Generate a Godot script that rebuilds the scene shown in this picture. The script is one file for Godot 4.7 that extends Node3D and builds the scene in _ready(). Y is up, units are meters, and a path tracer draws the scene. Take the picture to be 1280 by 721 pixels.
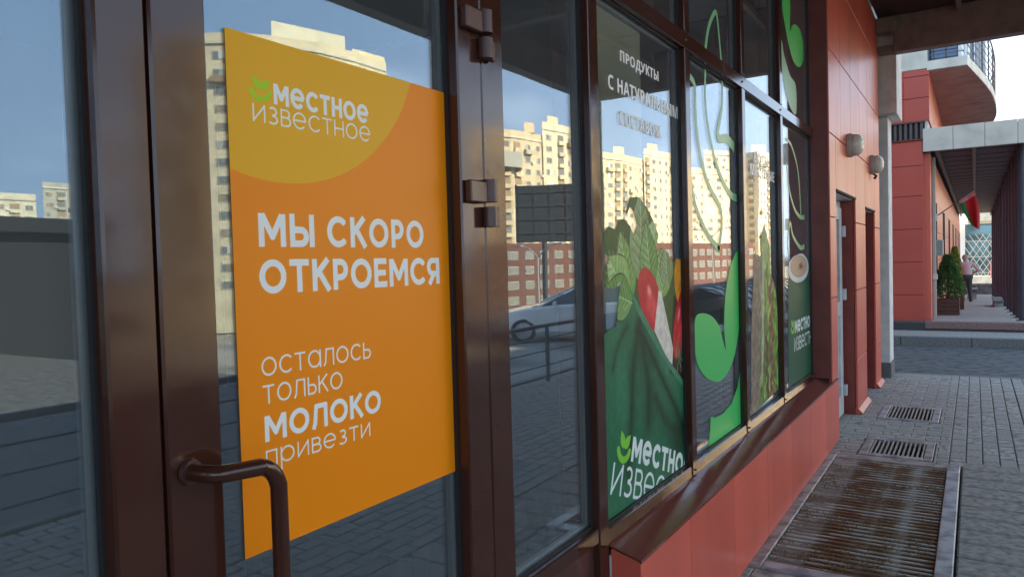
extends Node3D
# A shop front under a brown steel canopy, seen along the facade. The glass plane is x = 0, the street lies at x > 0, the facade runs towards -z.

var M := {}
var shapes := {}
var taken := {}
var rng := RandomNumberGenerator.new()

# ---------------------------------------------------------------- nodes
func numbered(called: String) -> String:
	if not taken.has(called):
		taken[called] = 0
		return called
	taken[called] += 1
	return "%s_%03d" % [called, taken[called]]

func thing(called: String, label: String, category: String, at := Vector3.ZERO, group := "", turn := 0.0) -> Node3D:
	var o := Node3D.new()
	o.name = numbered(called)
	add_child(o)
	o.position = at
	o.rotation.y = turn
	o.set_meta("label", label)
	o.set_meta("category", category)
	if group != "":
		o.set_meta("group", group)
	return o

func setting(called: String) -> Node3D:
	var o := Node3D.new()
	o.name = called
	add_child(o)
	o.set_meta("kind", "structure")
	return o

func sub(called: String, parent: Node3D) -> Node3D:
	var o := Node3D.new()
	o.name = called
	parent.add_child(o, true)
	return o

func put(called: String, mesh: Mesh, mat: Material, parent: Node, at := Vector3.ZERO, turn := Vector3.ZERO) -> MeshInstance3D:
	var o := MeshInstance3D.new()
	o.name = called
	o.mesh = mesh
	o.material_override = mat
	parent.add_child(o, true)
	o.position = at
	o.rotation = turn
	return o

func tag(o: Node3D, label: String, category: String, group := "") -> Node3D:
	o.set_meta("label", label)
	o.set_meta("category", category)
	if group != "":
		o.set_meta("group", group)
	return o

func origin_of(n: Node) -> Vector3:
	var p := Vector3.ZERO
	while n is Node3D and n != self:
		p += n.position
		n = n.get_parent()
	return p

# ---------------------------------------------------------------- shapes
func start() -> SurfaceTool:
	var st := SurfaceTool.new()
	st.begin(Mesh.PRIMITIVE_TRIANGLES)
	return st

func tri(st: SurfaceTool, a: Vector3, b: Vector3, c: Vector3, out: Vector3) -> void:
	var n := (b - a).cross(c - a)
	if n.dot(out) > 0.0:
		var t := b
		b = c
		c = t
	else:
		n = -n
	n = n.normalized()
	st.set_normal(n); st.add_vertex(a)
	st.set_normal(n); st.add_vertex(b)
	st.set_normal(n); st.add_vertex(c)

func quad(st: SurfaceTool, a: Vector3, b: Vector3, c: Vector3, d: Vector3, out: Vector3) -> void:
	tri(st, a, b, c, out)
	tri(st, a, c, d, out)

func stri(st: SurfaceTool, a: Vector3, b: Vector3, c: Vector3, na: Vector3, nb: Vector3, nc: Vector3) -> void:
	if (b - a).cross(c - a).dot(na + nb + nc) > 0.0:
		var t := b; b = c; c = t
		var u := nb; nb = nc; nc = u
	st.set_normal(na); st.add_vertex(a)
	st.set_normal(nb); st.add_vertex(b)
	st.set_normal(nc); st.add_vertex(c)

func add_box(st: SurfaceTool, lo: Vector3, hi: Vector3, bev := 0.0) -> void:
	var c := (lo + hi) * 0.5
	var h := (hi - lo) * 0.5
	var b := minf(bev, minf(h.x, minf(h.y, h.z)) * 0.49)
	var g := h - Vector3(b, b, b)
	for axis in 3:
		var i := (axis + 1) % 3
		var j := (axis + 2) % 3
		for s in [-1.0, 1.0]:
			var p := []
			for q in [[-1, -1], [1, -1], [1, 1], [-1, 1]]:
				var v := Vector3.ZERO
				v[axis] = s * h[axis]
				v[i] = q[0] * g[i]
				v[j] = q[1] * g[j]
				p.append(c + v)
			var out := Vector3.ZERO
			out[axis] = s
			quad(st, p[0], p[1], p[2], p[3], out)
	if b <= 0.0:
		return
	for axis in 3:
		var i := (axis + 1) % 3
		var j := (axis + 2) % 3
		for si in [-1.0, 1.0]:
			for sj in [-1.0, 1.0]:
				var p := []
				for q in [[-1.0, true], [1.0, true], [1.0, false], [-1.0, false]]:
					var v := Vector3.ZERO
					v[axis] = q[0] * g[axis]
					v[i] = si * (h[i] if q[1] else g[i])
					v[j] = sj * (g[j] if q[1] else h[j])
					p.append(c + v)
				var out := Vector3.ZERO
				out[i] = si
				out[j] = sj
				quad(st, p[0], p[1], p[2], p[3], out)
	for sx in [-1.0, 1.0]:
		for sy in [-1.0, 1.0]:
			for sz in [-1.0, 1.0]:
				var s := Vector3(sx, sy, sz)
				tri(st, c + s * Vector3(h.x, g.y, g.z), c + s * Vector3(g.x, h.y, g.z), c + s * Vector3(g.x, g.y, h.z), s)

func cbox(size: Vector3, bev := 0.0) -> Mesh:
	var key := "%.4f %.4f %.4f %.4f" % [size.x, size.y, size.z, bev]
	if not shapes.has(key):
		var st := start()
		add_box(st, -size * 0.5, size * 0.5, bev)
		shapes[key] = st.commit()
	return shapes[key]

# a chamfered box between two corners given in world coordinates
func bx(called: String, lo: Vector3, hi: Vector3, mat: Material, parent: Node, bev := 0.002) -> MeshInstance3D:
	var a := Vector3(minf(lo.x, hi.x), minf(lo.y, hi.y), minf(lo.z, hi.z))
	var b := Vector3(maxf(lo.x, hi.x), maxf(lo.y, hi.y), maxf(lo.z, hi.z))
	return put(called, cbox(b - a, bev), mat, parent, (a + b) * 0.5 - origin_of(parent))

func frame_of(d: Vector3) -> Array:
	var up := Vector3.UP if absf(d.y) < 0.9 else Vector3.RIGHT
	var u := d.cross(up).normalized()
	return [u, u.cross(d).normalized()]

func add_tube(st: SurfaceTool, path: Array, radii: Array, seg := 12, caps := true) -> void:
	var rings := []
	var normals := []
	var n := path.size()
	var u := Vector3.ZERO
	for k in n:
		var d: Vector3 = (path[mini(k + 1, n - 1)] - path[maxi(k - 1, 0)]).normalized()
		if k == 0:
			u = frame_of(d)[0]
		u = (u - d * u.dot(d)).normalized()
		var v := d.cross(u)
		var r: float = radii[k] if k < radii.size() else radii[-1]
		var ring := []
		var nn := []
		for s in seg:
			var a := TAU * s / seg
			var o := u * cos(a) + v * sin(a)
			ring.append(path[k] + o * r)
			nn.append(o)
		rings.append(ring)
		normals.append(nn)
	for k in n - 1:
		for s in seg:
			var t := (s + 1) % seg
			stri(st, rings[k][s], rings[k][t], rings[k + 1][t], normals[k][s], normals[k][t], normals[k][t])
			stri(st, rings[k][s], rings[k + 1][t], rings[k + 1][s], normals[k][s], normals[k + 1][t], normals[k + 1][s])
	if caps:
		for e in [[0, 1], [n - 1, n - 2]]:
			var out: Vector3 = path[e[0]] - path[e[1]]
			for s in seg:
				tri(st, path[e[0]], rings[e[0]][s], rings[e[0]][(s + 1) % seg], out)

func tube(path: Array, radii: Array, seg := 12) -> Mesh:
	var st := start()
	add_tube(st, path, radii, seg)
	return st.commit()

# profile: [radius, height along the axis]; turned about y
func lathe(profile: Array, seg := 24) -> Mesh:
	var st := start()
	for k in profile.size() - 1:
		var a: Array = profile[k]
		var b: Array = profile[k + 1]
		var t := Vector2(b[0] - a[0], b[1] - a[1]).normalized()
		for s in seg:
			var p := TAU * s / seg
			var q := TAU * (s + 1) / seg
			var cp := Vector3(cos(p), 0, sin(p))
			var cq := Vector3(cos(q), 0, sin(q))
			var np := cp * t.y - Vector3.UP * t.x
			var nq := cq * t.y - Vector3.UP * t.x
			var p0: Vector3 = cp * a[0] + Vector3.UP * a[1]
			var q0: Vector3 = cq * a[0] + Vector3.UP * a[1]
			var p1: Vector3 = cp * b[0] + Vector3.UP * b[1]
			var q1: Vector3 = cq * b[0] + Vector3.UP * b[1]
			if a[0] > 0.0001:
				stri(st, p0, q0, q1, np, nq, nq)
			if b[0] > 0.0001:
				stri(st, p0, q1, p1, np, nq, np)
	return st.commit()

# outline (flat list of a, b) in a plane, pulled out along the third axis; uv runs over the outline's box
func pull(pts: PackedVector2Array, e1: Vector3, e2: Vector3, depth: Vector3, box := Rect2()) -> Mesh:
	var st := start()
	var lo := pts[0]
	var hi := pts[0]
	for p in pts:
		lo = lo.min(p)
		hi = hi.max(p)
	if box.size.x > 0.0:
		lo = box.position
		hi = box.end
	var size := (hi - lo).max(Vector2(1e-6, 1e-6))
	var ids := Geometry2D.triangulate_polygon(pts)
	for face in 2:
		var off := depth if face == 0 else Vector3.ZERO
		var out := depth if face == 0 else -depth
		var n := out.normalized()
		for k in range(0, ids.size(), 3):
			var q := [pts[ids[k]], pts[ids[k + 1]], pts[ids[k + 2]]]
			var v := []
			for p in q:
				v.append(e1 * p.x + e2 * p.y + off)
			var order := [0, 2, 1] if (v[1] - v[0]).cross(v[2] - v[0]).dot(out) > 0.0 else [0, 1, 2]
			for i in order:
				st.set_normal(n)
				st.set_uv(Vector2((q[i].x - lo.x) / size.x, 1.0 - (q[i].y - lo.y) / size.y))
				st.add_vertex(v[i])
	var turn := 0.0
	for k in pts.size():
		var p := pts[k]
		var q := pts[(k + 1) % pts.size()]
		turn += p.x * q.y - q.x * p.y
	for k in pts.size():
		var p := pts[k]
		var q := pts[(k + 1) % pts.size()]
		var e := (q - p)
		var o2 := Vector2(e.y, -e.x) * signf(turn)
		var out := e1 * o2.x + e2 * o2.y
		var n := out.normalized()
		var a := e1 * p.x + e2 * p.y
		var b := e1 * q.x + e2 * q.y
		var uv := Vector2((p.x - lo.x) / size.x, 1.0 - (p.y - lo.y) / size.y)
		var vs := [a, b, b + depth, a, b + depth, a + depth]
		for t in [0, 3]:
			var i := [t, t + 1, t + 2]
			if (vs[t + 1] - vs[t]).cross(vs[t + 2] - vs[t]).dot(out) > 0.0:
				i = [t, t + 2, t + 1]
			for j in i:
				st.set_normal(n)
				st.set_uv(uv)
				st.add_vertex(vs[j])
	return st.commit()

func flat_list(a: Array) -> PackedVector2Array:
	var out := PackedVector2Array()
	for k in range(0, a.size(), 2):
		out.append(Vector2(a[k], a[k + 1]))
	return out

func smooth_line(p: PackedVector2Array, n := 6, closed := false) -> PackedVector2Array:
	var out := PackedVector2Array()
	var last := p.size() if closed else p.size() - 1
	for k in last:
		var a := p[(k - 1 + p.size()) % p.size()] if closed else p[maxi(k - 1, 0)]
		var b := p[k]
		var c := p[(k + 1) % p.size()]
		var d := p[(k + 2) % p.size()] if closed else p[mini(k + 2, p.size() - 1)]
		for i in n:
			out.append(b.cubic_interpolate(c, a, d, float(i) / n))
	if not closed:
		out.append(p[-1])
	return out

func ribbon(p: PackedVector2Array, w0: float, w1: float) -> PackedVector2Array:
	var left := PackedVector2Array()
	var right := PackedVector2Array()
	for k in p.size():
		var d := (p[mini(k + 1, p.size() - 1)] - p[maxi(k - 1, 0)]).normalized()
		var s := Vector2(-d.y, d.x)
		var w := lerpf(w0, w1, float(k) / (p.size() - 1)) * 0.5
		left.append(p[k] + s * w)
		right.append(p[k] - s * w)
	right.reverse()
	left.append_array(right)
	return left

# ---------------------------------------------------------------- materials
func lin(r: float, g: float, b: float) -> Color:
	return Color(r, g, b).linear_to_srgb()

var noises := {}
func noise_tex(seed_: int, freq: float, stops: Array, octaves := 4, size := 512, kind := FastNoiseLite.TYPE_SIMPLEX_SMOOTH) -> NoiseTexture2D:
	var key := str(seed_, freq, stops, octaves, size, kind)
	if noises.has(key):
		return noises[key]
	var n := FastNoiseLite.new()
	n.seed = seed_
	n.noise_type = kind
	n.frequency = freq
	n.fractal_octaves = octaves
	var t := NoiseTexture2D.new()
	t.width = size
	t.height = size
	t.seamless = true
	t.noise = n
	var g := Gradient.new()
	g.offsets = PackedFloat32Array([])
	g.colors = PackedColorArray([])
	var offs := PackedFloat32Array()
	var cols := PackedColorArray()
	for s in stops:
		offs.append(s[0])
		cols.append(s[1] if s[1] is Color else Color(s[1], s[1], s[1]))
	g.offsets = offs
	g.colors = cols
	t.color_ramp = g
	noises[key] = t
	return t

func mat(called: String, c: Color, rough: float, opt := {}) -> StandardMaterial3D:
	var m := StandardMaterial3D.new()
	m.resource_name = called
	m.albedo_color = c
	m.roughness = rough
	m.metallic = opt.get("metal", 0.0)
	m.metallic_specular = opt.get("spec", 0.5)
	if opt.has("tex"):
		m.albedo_texture = opt.tex
	if opt.has("rtex"):
		m.roughness_texture = opt.rtex
		m.roughness = 1.0
	if opt.has("bump"):
		m.heightmap_enabled = true
		m.heightmap_texture = opt.bump
		m.heightmap_scale = opt.get("bump_cm", 0.1)
	if opt.has("coat"):
		m.clearcoat_enabled = true
		m.clearcoat = opt.coat
		m.clearcoat_roughness = opt.get("coat_rough", 0.1)
	if opt.has("scale"):
		m.uv1_triplanar = true
		m.uv1_world_triplanar = opt.get("world", true)
		var s = opt.scale
		m.uv1_scale = s if s is Vector3 else Vector3(s, s, s)
	if opt.has("backlight"):
		m.backlight_enabled = true
		m.backlight = opt.backlight
	M[called] = m
	return m

func make_materials() -> void:
	var soft := noise_tex(3, 0.008, [[0.0, 0.80], [0.45, 0.93], [1.0, 1.0]], 5)
	var peel := noise_tex(5, 0.05, [[0.0, 0.35], [1.0, 0.65]], 3)
	var fine := noise_tex(7, 0.12, [[0.0, 0.2], [1.0, 0.8]], 4)
	var smear := noise_tex(11, 0.01, [[0.0, 0.08], [0.6, 0.11], [1.0, 0.18]], 5)
	var even := noise_tex(41, 0.004, [[0.0, 0.93], [1.0, 1.0]], 3)
	var smear_dull := noise_tex(13, 0.012, [[0.0, 0.24], [0.6, 0.36], [1.0, 0.55]], 5)
	# brown enamel of the door and window frames
	mat("frame_brown", lin(0.058, 0.019, 0.011), 0.2, {"tex": even, "rtex": smear, "bump": peel, "bump_cm": 0.006, "scale": 1.7})
	mat("frame_dull", lin(0.082, 0.033, 0.026), 0.4, {"tex": soft, "rtex": smear_dull, "bump": peel, "bump_cm": 0.02, "scale": 1.3})
	mat("gasket", lin(0.012, 0.012, 0.012), 0.6)
	mat("spacer", lin(0.32, 0.36, 0.35), 0.35, {"metal": 0.6})
	mat("bolt", lin(0.2, 0.18, 0.17), 0.35, {"metal": 0.8})
	mat("sill_brown", lin(0.20, 0.055, 0.038), 0.16, {"tex": even, "rtex": smear, "bump": peel, "bump_cm": 0.004, "scale": 0.9})
	# red cassette cladding: three sheets of slightly different tone
	for k in 3:
		var t: float = [1.0, 0.93, 1.06][k]
		mat("red_%d" % k, lin(0.64 * t, 0.112 * t, 0.068 * t), 0.3, {"tex": even, "rtex": noise_tex(17 + k, 0.006, [[0.0, 0.31], [1.0, 0.38]], 3), "scale": Vector3(0.9, 0.25, 0.9)})
		mat("far_red_%d" % k, lin(0.56 * t, 0.085 * t, 0.052 * t), 0.45, {"tex": even, "scale": 0.3})
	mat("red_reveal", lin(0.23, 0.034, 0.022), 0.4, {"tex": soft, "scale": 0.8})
	mat("joint", lin(0.03, 0.02, 0.018), 0.8)
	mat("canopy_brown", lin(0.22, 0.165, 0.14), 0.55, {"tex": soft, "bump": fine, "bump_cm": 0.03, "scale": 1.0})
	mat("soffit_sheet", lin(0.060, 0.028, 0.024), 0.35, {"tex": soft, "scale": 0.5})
	mat("white_upvc", lin(0.62, 0.63, 0.62), 0.3, {"tex": soft, "scale": 1.0})
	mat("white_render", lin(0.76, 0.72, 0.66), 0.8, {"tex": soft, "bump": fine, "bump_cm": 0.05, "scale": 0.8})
	mat("plinth_grey", lin(0.16, 0.15, 0.145), 0.8, {"tex": soft, "bump": fine, "bump_cm": 0.1, "scale": 2.0})
	mat("lamp_shade", lin(0.62, 0.60, 0.50), 0.25, {"tex": soft, "scale": 3.0})
	mat("lamp_base", lin(0.38, 0.36, 0.31), 0.45)
	# ground
	var grit := noise_tex(23, 0.06, [[0.0, 0.60], [0.5, 0.85], [1.0, 1.0]], 5)
	var wear := noise_tex(29, 0.012, [[0.0, 0.52], [0.38, 0.80], [0.55, 0.95], [1.0, 1.0]], 6)
	for k in 4:
		var t: float = [1.0, 0.9, 1.08, 0.96][k]
		mat("paver_%d" % k, lin(0.46 * t, 0.42 * t, 0.36 * t), 0.78, {"tex": wear if k % 2 else grit, "bump": fine, "bump_cm": 0.12, "scale": 1.4 + 0.4 * k})
	mat("slab", lin(0.42, 0.375, 0.32), 0.8, {"tex": grit, "bump": fine, "bump_cm": 0.1, "scale": 0.6})
	mat("bedding", lin(0.085, 0.083, 0.080), 0.95, {"tex": grit, "scale": 2.0})
	mat("asphalt", lin(0.105, 0.10, 0.095), 0.85, {"tex": wear, "bump": fine, "bump_cm": 0.3, "scale": 0.8})
	mat("far_ground", lin(0.30, 0.27, 0.23), 0.9, {"tex": wear, "scale": 0.05})
	mat("kerb_stone", lin(0.24, 0.235, 0.225), 0.85, {"tex": grit, "bump": fine, "bump_cm": 0.2, "scale": 1.2})
	mat("step_tile", lin(0.30, 0.17, 0.14), 0.6, {"tex": grit, "scale": 1.0})
	mat("pit", lin(0.24, 0.22, 0.20), 0.9)
	# galvanised slats with brown rust and trodden-in dirt, in streaks along the bars
	var rust := noise_tex(31, 0.010, [[0.0, Color(0.66, 0.64, 0.60)], [0.47, Color(0.61, 0.59, 0.55)], [0.56, Color(0.47, 0.40, 0.32)], [0.66, Color(0.40, 0.29, 0.19)], [0.78, Color(0.45, 0.28, 0.16)], [1.0, Color(0.28, 0.19, 0.12)]], 6)
	mat("slat_metal", Color(1.0, 1.0, 1.0), 0.5, {"tex": rust, "bump": fine, "bump_cm": 0.08, "scale": Vector3(0.62, 0.9, 0.9)})
	mat("grate_frame", lin(0.46, 0.45, 0.46), 0.4, {"metal": 0.35, "tex": wear, "scale": 1.2})
	mat("grate_rail", lin(0.40, 0.33, 0.29), 0.5, {"metal": 0.2, "tex": wear, "scale": 1.2})
	mat("thin_bar", lin(0.42, 0.36, 0.29), 0.5, {"metal": 0.3, "tex": wear, "scale": 2.0})
	mat("debris", lin(0.17, 0.095, 0.045), 0.95)
	# glazing: panes of clear glass, and the half-mirroring solar film laid in them
	var wave := noise_tex(43, 0.006, [[0.0, 0.0], [1.0, 1.0]], 2)
	var g := mat("glass", Color(0.93, 0.97, 0.98, 0.03), 0.0, {"bump": wave, "bump_cm": 0.010, "scale": 0.7})
	g.transparency = BaseMaterial3D.TRANSPARENCY_ALPHA
	var white := Image.create(4, 4, false, Image.FORMAT_RGBA8)
	white.fill(Color.WHITE)
	var f := mat("solar_film", Color(lin(0.50, 0.78, 1.0), 0.135), 0.012, {"metal": 1.0, "tex": ImageTexture.create_from_image(white), "bump": wave, "bump_cm": 0.010, "scale": 0.7})
	f.transparency = BaseMaterial3D.TRANSPARENCY_ALPHA
	# vinyl
	mat("vinyl_green", lin(0.035, 0.47, 0.09), 0.35)
	mat("vinyl_pale", lin(0.16, 0.42, 0.20), 0.35)
	mat("vinyl_white", lin(0.74, 0.75, 0.72), 0.4)
	mat("vinyl_olive", lin(0.085, 0.10, 0.055), 0.5)
	# interior
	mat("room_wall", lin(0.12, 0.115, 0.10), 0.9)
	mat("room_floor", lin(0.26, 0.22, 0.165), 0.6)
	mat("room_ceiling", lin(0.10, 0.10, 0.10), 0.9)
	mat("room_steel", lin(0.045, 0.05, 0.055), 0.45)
	mat("room_olive", lin(0.30, 0.33, 0.20), 0.6)
	mat("card", lin(0.26, 0.19, 0.10), 0.85)
	# second building and far things
	mat("fascia", lin(0.66, 0.59, 0.48), 0.45, {"tex": soft, "scale": 0.4})
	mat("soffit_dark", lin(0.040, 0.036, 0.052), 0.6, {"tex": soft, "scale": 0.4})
	mat("purlin", lin(0.085, 0.068, 0.062), 0.5)
	mat("post_steel", lin(0.055, 0.058, 0.074), 0.4, {"tex": soft, "scale": 0.7})
	mat("balcony_soffit", lin(0.56, 0.38, 0.33), 0.8, {"tex": soft, "scale": 0.4})
	mat("cream_edge", lin(0.78, 0.72, 0.58), 0.7, {"tex": soft, "scale": 0.4})
	mat("louvre", lin(0.10, 0.07, 0.065), 0.5)
	mat("blue_glass", lin(0.03, 0.07, 0.14), 0.05, {"spec": 0.9, "metal": 0.25})
	mat("teal_glass", lin(0.10, 0.22, 0.27), 0.06, {"spec": 0.9, "metal": 0.4})
	mat("rail_grey", lin(0.12, 0.115, 0.12), 0.4, {"metal": 0.5})
	mat("wood", lin(0.16, 0.062, 0.034), 0.65, {"tex": noise_tex(37, 0.02, [[0.0, 0.6], [1.0, 1.0]], 4), "scale": Vector3(1, 8, 1)})
	mat("soil", lin(0.03, 0.02, 0.014), 0.95)
	mat("bark", lin(0.06, 0.04, 0.028), 0.9)
	for k in 3:
		mat("thuja_%d" % k, [lin(0.062, 0.115, 0.032), lin(0.10, 0.16, 0.042), lin(0.22, 0.27, 0.035)][k], 0.65, {"backlight": lin(0.05, 0.12, 0.03)})
	mat("concrete", lin(0.30, 0.29, 0.27), 0.9, {"tex": wear, "scale": 0.6})
	mat("sand_wall", lin(0.21, 0.18, 0.155), 0.9, {"tex": wear, "scale": 0.4})
	mat("white_paint", lin(0.74, 0.74, 0.72), 0.6)
	mat("pink_sign", lin(0.62, 0.22, 0.22), 0.6)
	# blocks of flats across the street
	mat("flats_cream", lin(0.72, 0.63, 0.45), 0.85, {"tex": soft, "scale": 0.05})
	mat("flats_sand", lin(0.65, 0.54, 0.37), 0.85, {"tex": soft, "scale": 0.05})
	mat("flats_white", lin(0.68, 0.64, 0.52), 0.85, {"tex": soft, "scale": 0.05})
	mat("flats_grey", lin(0.42, 0.42, 0.38), 0.85, {"tex": soft, "scale": 0.05})
	mat("flats_glass", lin(0.19, 0.19, 0.175), 0.2, {"spec": 0.6})
	mat("flats_dim", lin(0.36, 0.36, 0.33), 0.3)
	mat("loggia", lin(0.30, 0.22, 0.14), 0.8)
	mat("slab_edge", lin(0.44, 0.40, 0.31), 0.8)
	mat("brick_far", lin(0.17, 0.075, 0.058), 0.9, {"tex": grit, "scale": 0.3})
	mat("frame_white", lin(0.62, 0.62, 0.60), 0.5)
	mat("board_back", lin(0.022, 0.025, 0.026), 0.6)
	mat("board_rib", lin(0.035, 0.038, 0.040), 0.5)
	mat("pole_grey", lin(0.36, 0.36, 0.35), 0.5, {"metal": 0.3})
	mat("kiosk", lin(0.010, 0.011, 0.015), 0.4)
	mat("car_paint", lin(0.80, 0.78, 0.74), 0.35, {"metal": 0.0, "coat": 1.0, "coat_rough": 0.04})
	mat("car_glass", lin(0.015, 0.02, 0.024), 0.04, {"spec": 0.7})
	mat("rubber", lin(0.02, 0.02, 0.02), 0.8)
	mat("alloy", lin(0.5, 0.5, 0.52), 0.3, {"metal": 0.9})
	mat("car_lamp", lin(0.7, 0.72, 0.75), 0.1)
	mat("car_red", lin(0.4, 0.02, 0.015), 0.2)
	mat("vault_glass", lin(0.42, 0.42, 0.38), 0.25)

# outlines of the cut vinyl on the panes: distance along the facade, height
const BASKET := [2.168, 0.577, 2.168, 1.190, 2.264, 1.220, 2.323, 1.228, 2.339, 1.260, 2.360, 1.340, 2.387, 1.388, 2.311, 1.358, 2.244, 1.367, 2.233, 1.414, 2.284, 1.460, 2.245, 1.495, 2.244, 1.550, 2.284, 1.572, 2.342, 1.562, 2.368, 1.597, 2.413, 1.601, 2.468, 1.578, 2.500, 1.546, 2.535, 1.584, 2.505, 1.630, 2.473, 1.654, 2.442, 1.620, 2.431, 1.626, 2.473, 1.681, 2.556, 1.688, 2.629, 1.655, 2.691, 1.609, 2.747, 1.551, 2.733, 1.526, 2.711, 1.491, 2.780, 1.500, 2.850, 1.481, 2.883, 1.439, 2.937, 1.458, 3.032, 1.448, 3.035, 1.432, 3.035, 0.572]
const SPROUT := [3.897, 1.503, 3.763, 1.431, 3.688, 1.349, 3.635, 1.247, 3.611, 1.115, 3.630, 1.001, 3.582, 1.058, 3.536, 1.121, 3.443, 1.172, 3.352, 1.197, 3.243, 1.208, 3.179, 1.195, 3.159, 1.141, 3.162, 1.047, 3.187, 0.991, 3.248, 0.942, 3.333, 0.900, 3.447, 0.869, 3.544, 0.860, 3.648, 0.879, 3.759, 0.933, 3.849, 1.032, 3.898, 1.153, 3.900, 1.310, 3.900, 1.453]
const HOOK := [3.900, 0.931, 3.900, 0.880, 3.833, 0.783, 3.718, 0.717, 3.559, 0.693, 3.437, 0.698, 3.367, 0.715, 3.354, 0.647, 3.327, 0.585, 3.900, 0.571]
const LINE_A := [3.166, 2.252, 3.227, 2.224, 3.230, 2.135, 3.244, 2.035, 3.297, 1.912, 3.397, 1.803, 3.574, 1.705, 3.605, 1.657, 3.590, 1.579, 3.537, 1.494]
const LINE_B := [3.387, 2.344, 3.378, 2.200, 3.414, 2.072, 3.517, 1.922, 3.654, 1.823, 3.778, 1.774, 3.900, 1.765]
const LINE_C := [3.653, 2.340, 3.644, 2.204, 3.562, 2.045, 3.719, 2.052, 3.848, 2.024]
const LINE_D := [3.148, 1.821, 3.203, 1.698, 3.361, 1.574, 3.561, 1.495]
const LINE_E := [3.391, 2.416, 3.452, 2.541, 3.562, 2.638, 3.602, 2.580, 3.645, 2.422]
const LEAF_A := [5.060, 3.125, 5.284, 3.189, 5.269, 2.983, 5.346, 3.034, 5.474, 3.074, 5.638, 3.070, 5.722, 3.002, 5.712, 2.878, 5.584, 2.803, 5.390, 2.794, 5.243, 2.863, 5.133, 2.961, 5.055, 3.051]
const LEAF_B := [5.008, 2.857, 5.091, 2.766, 5.259, 2.677, 5.442, 2.643, 5.441, 2.453, 5.273, 2.452, 5.103, 2.535, 5.011, 2.664]
const LINE_F := [5.090, 2.231, 5.254, 2.210, 5.422, 2.107, 5.505, 1.978, 5.551, 1.754]
const LINE_G := [5.100, 2.074, 5.176, 1.904, 5.339, 1.782, 5.518, 1.734, 5.679, 1.740]
const LINE_H := [5.142, 1.440, 5.095, 1.546, 5.187, 1.679, 5.267, 1.597, 5.502, 1.519, 5.663, 1.527]
const SANDWICH := [4.094, 0.585, 4.125, 1.045, 4.178, 1.283, 4.229, 1.476, 4.373, 1.459, 4.365, 1.542, 4.462, 1.654, 4.596, 1.510, 4.608, 1.353, 4.731, 1.260, 4.763, 1.150, 4.780, 0.949, 4.780, 0.909, 4.758, 0.624]
const COFFEE := [5.051, 0.596, 5.089, 1.245, 5.129, 1.311, 5.097, 1.360, 5.137, 1.417, 5.278, 1.454, 5.506, 1.474, 5.738, 1.473, 5.822, 1.409, 5.849, 0.571]

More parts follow.
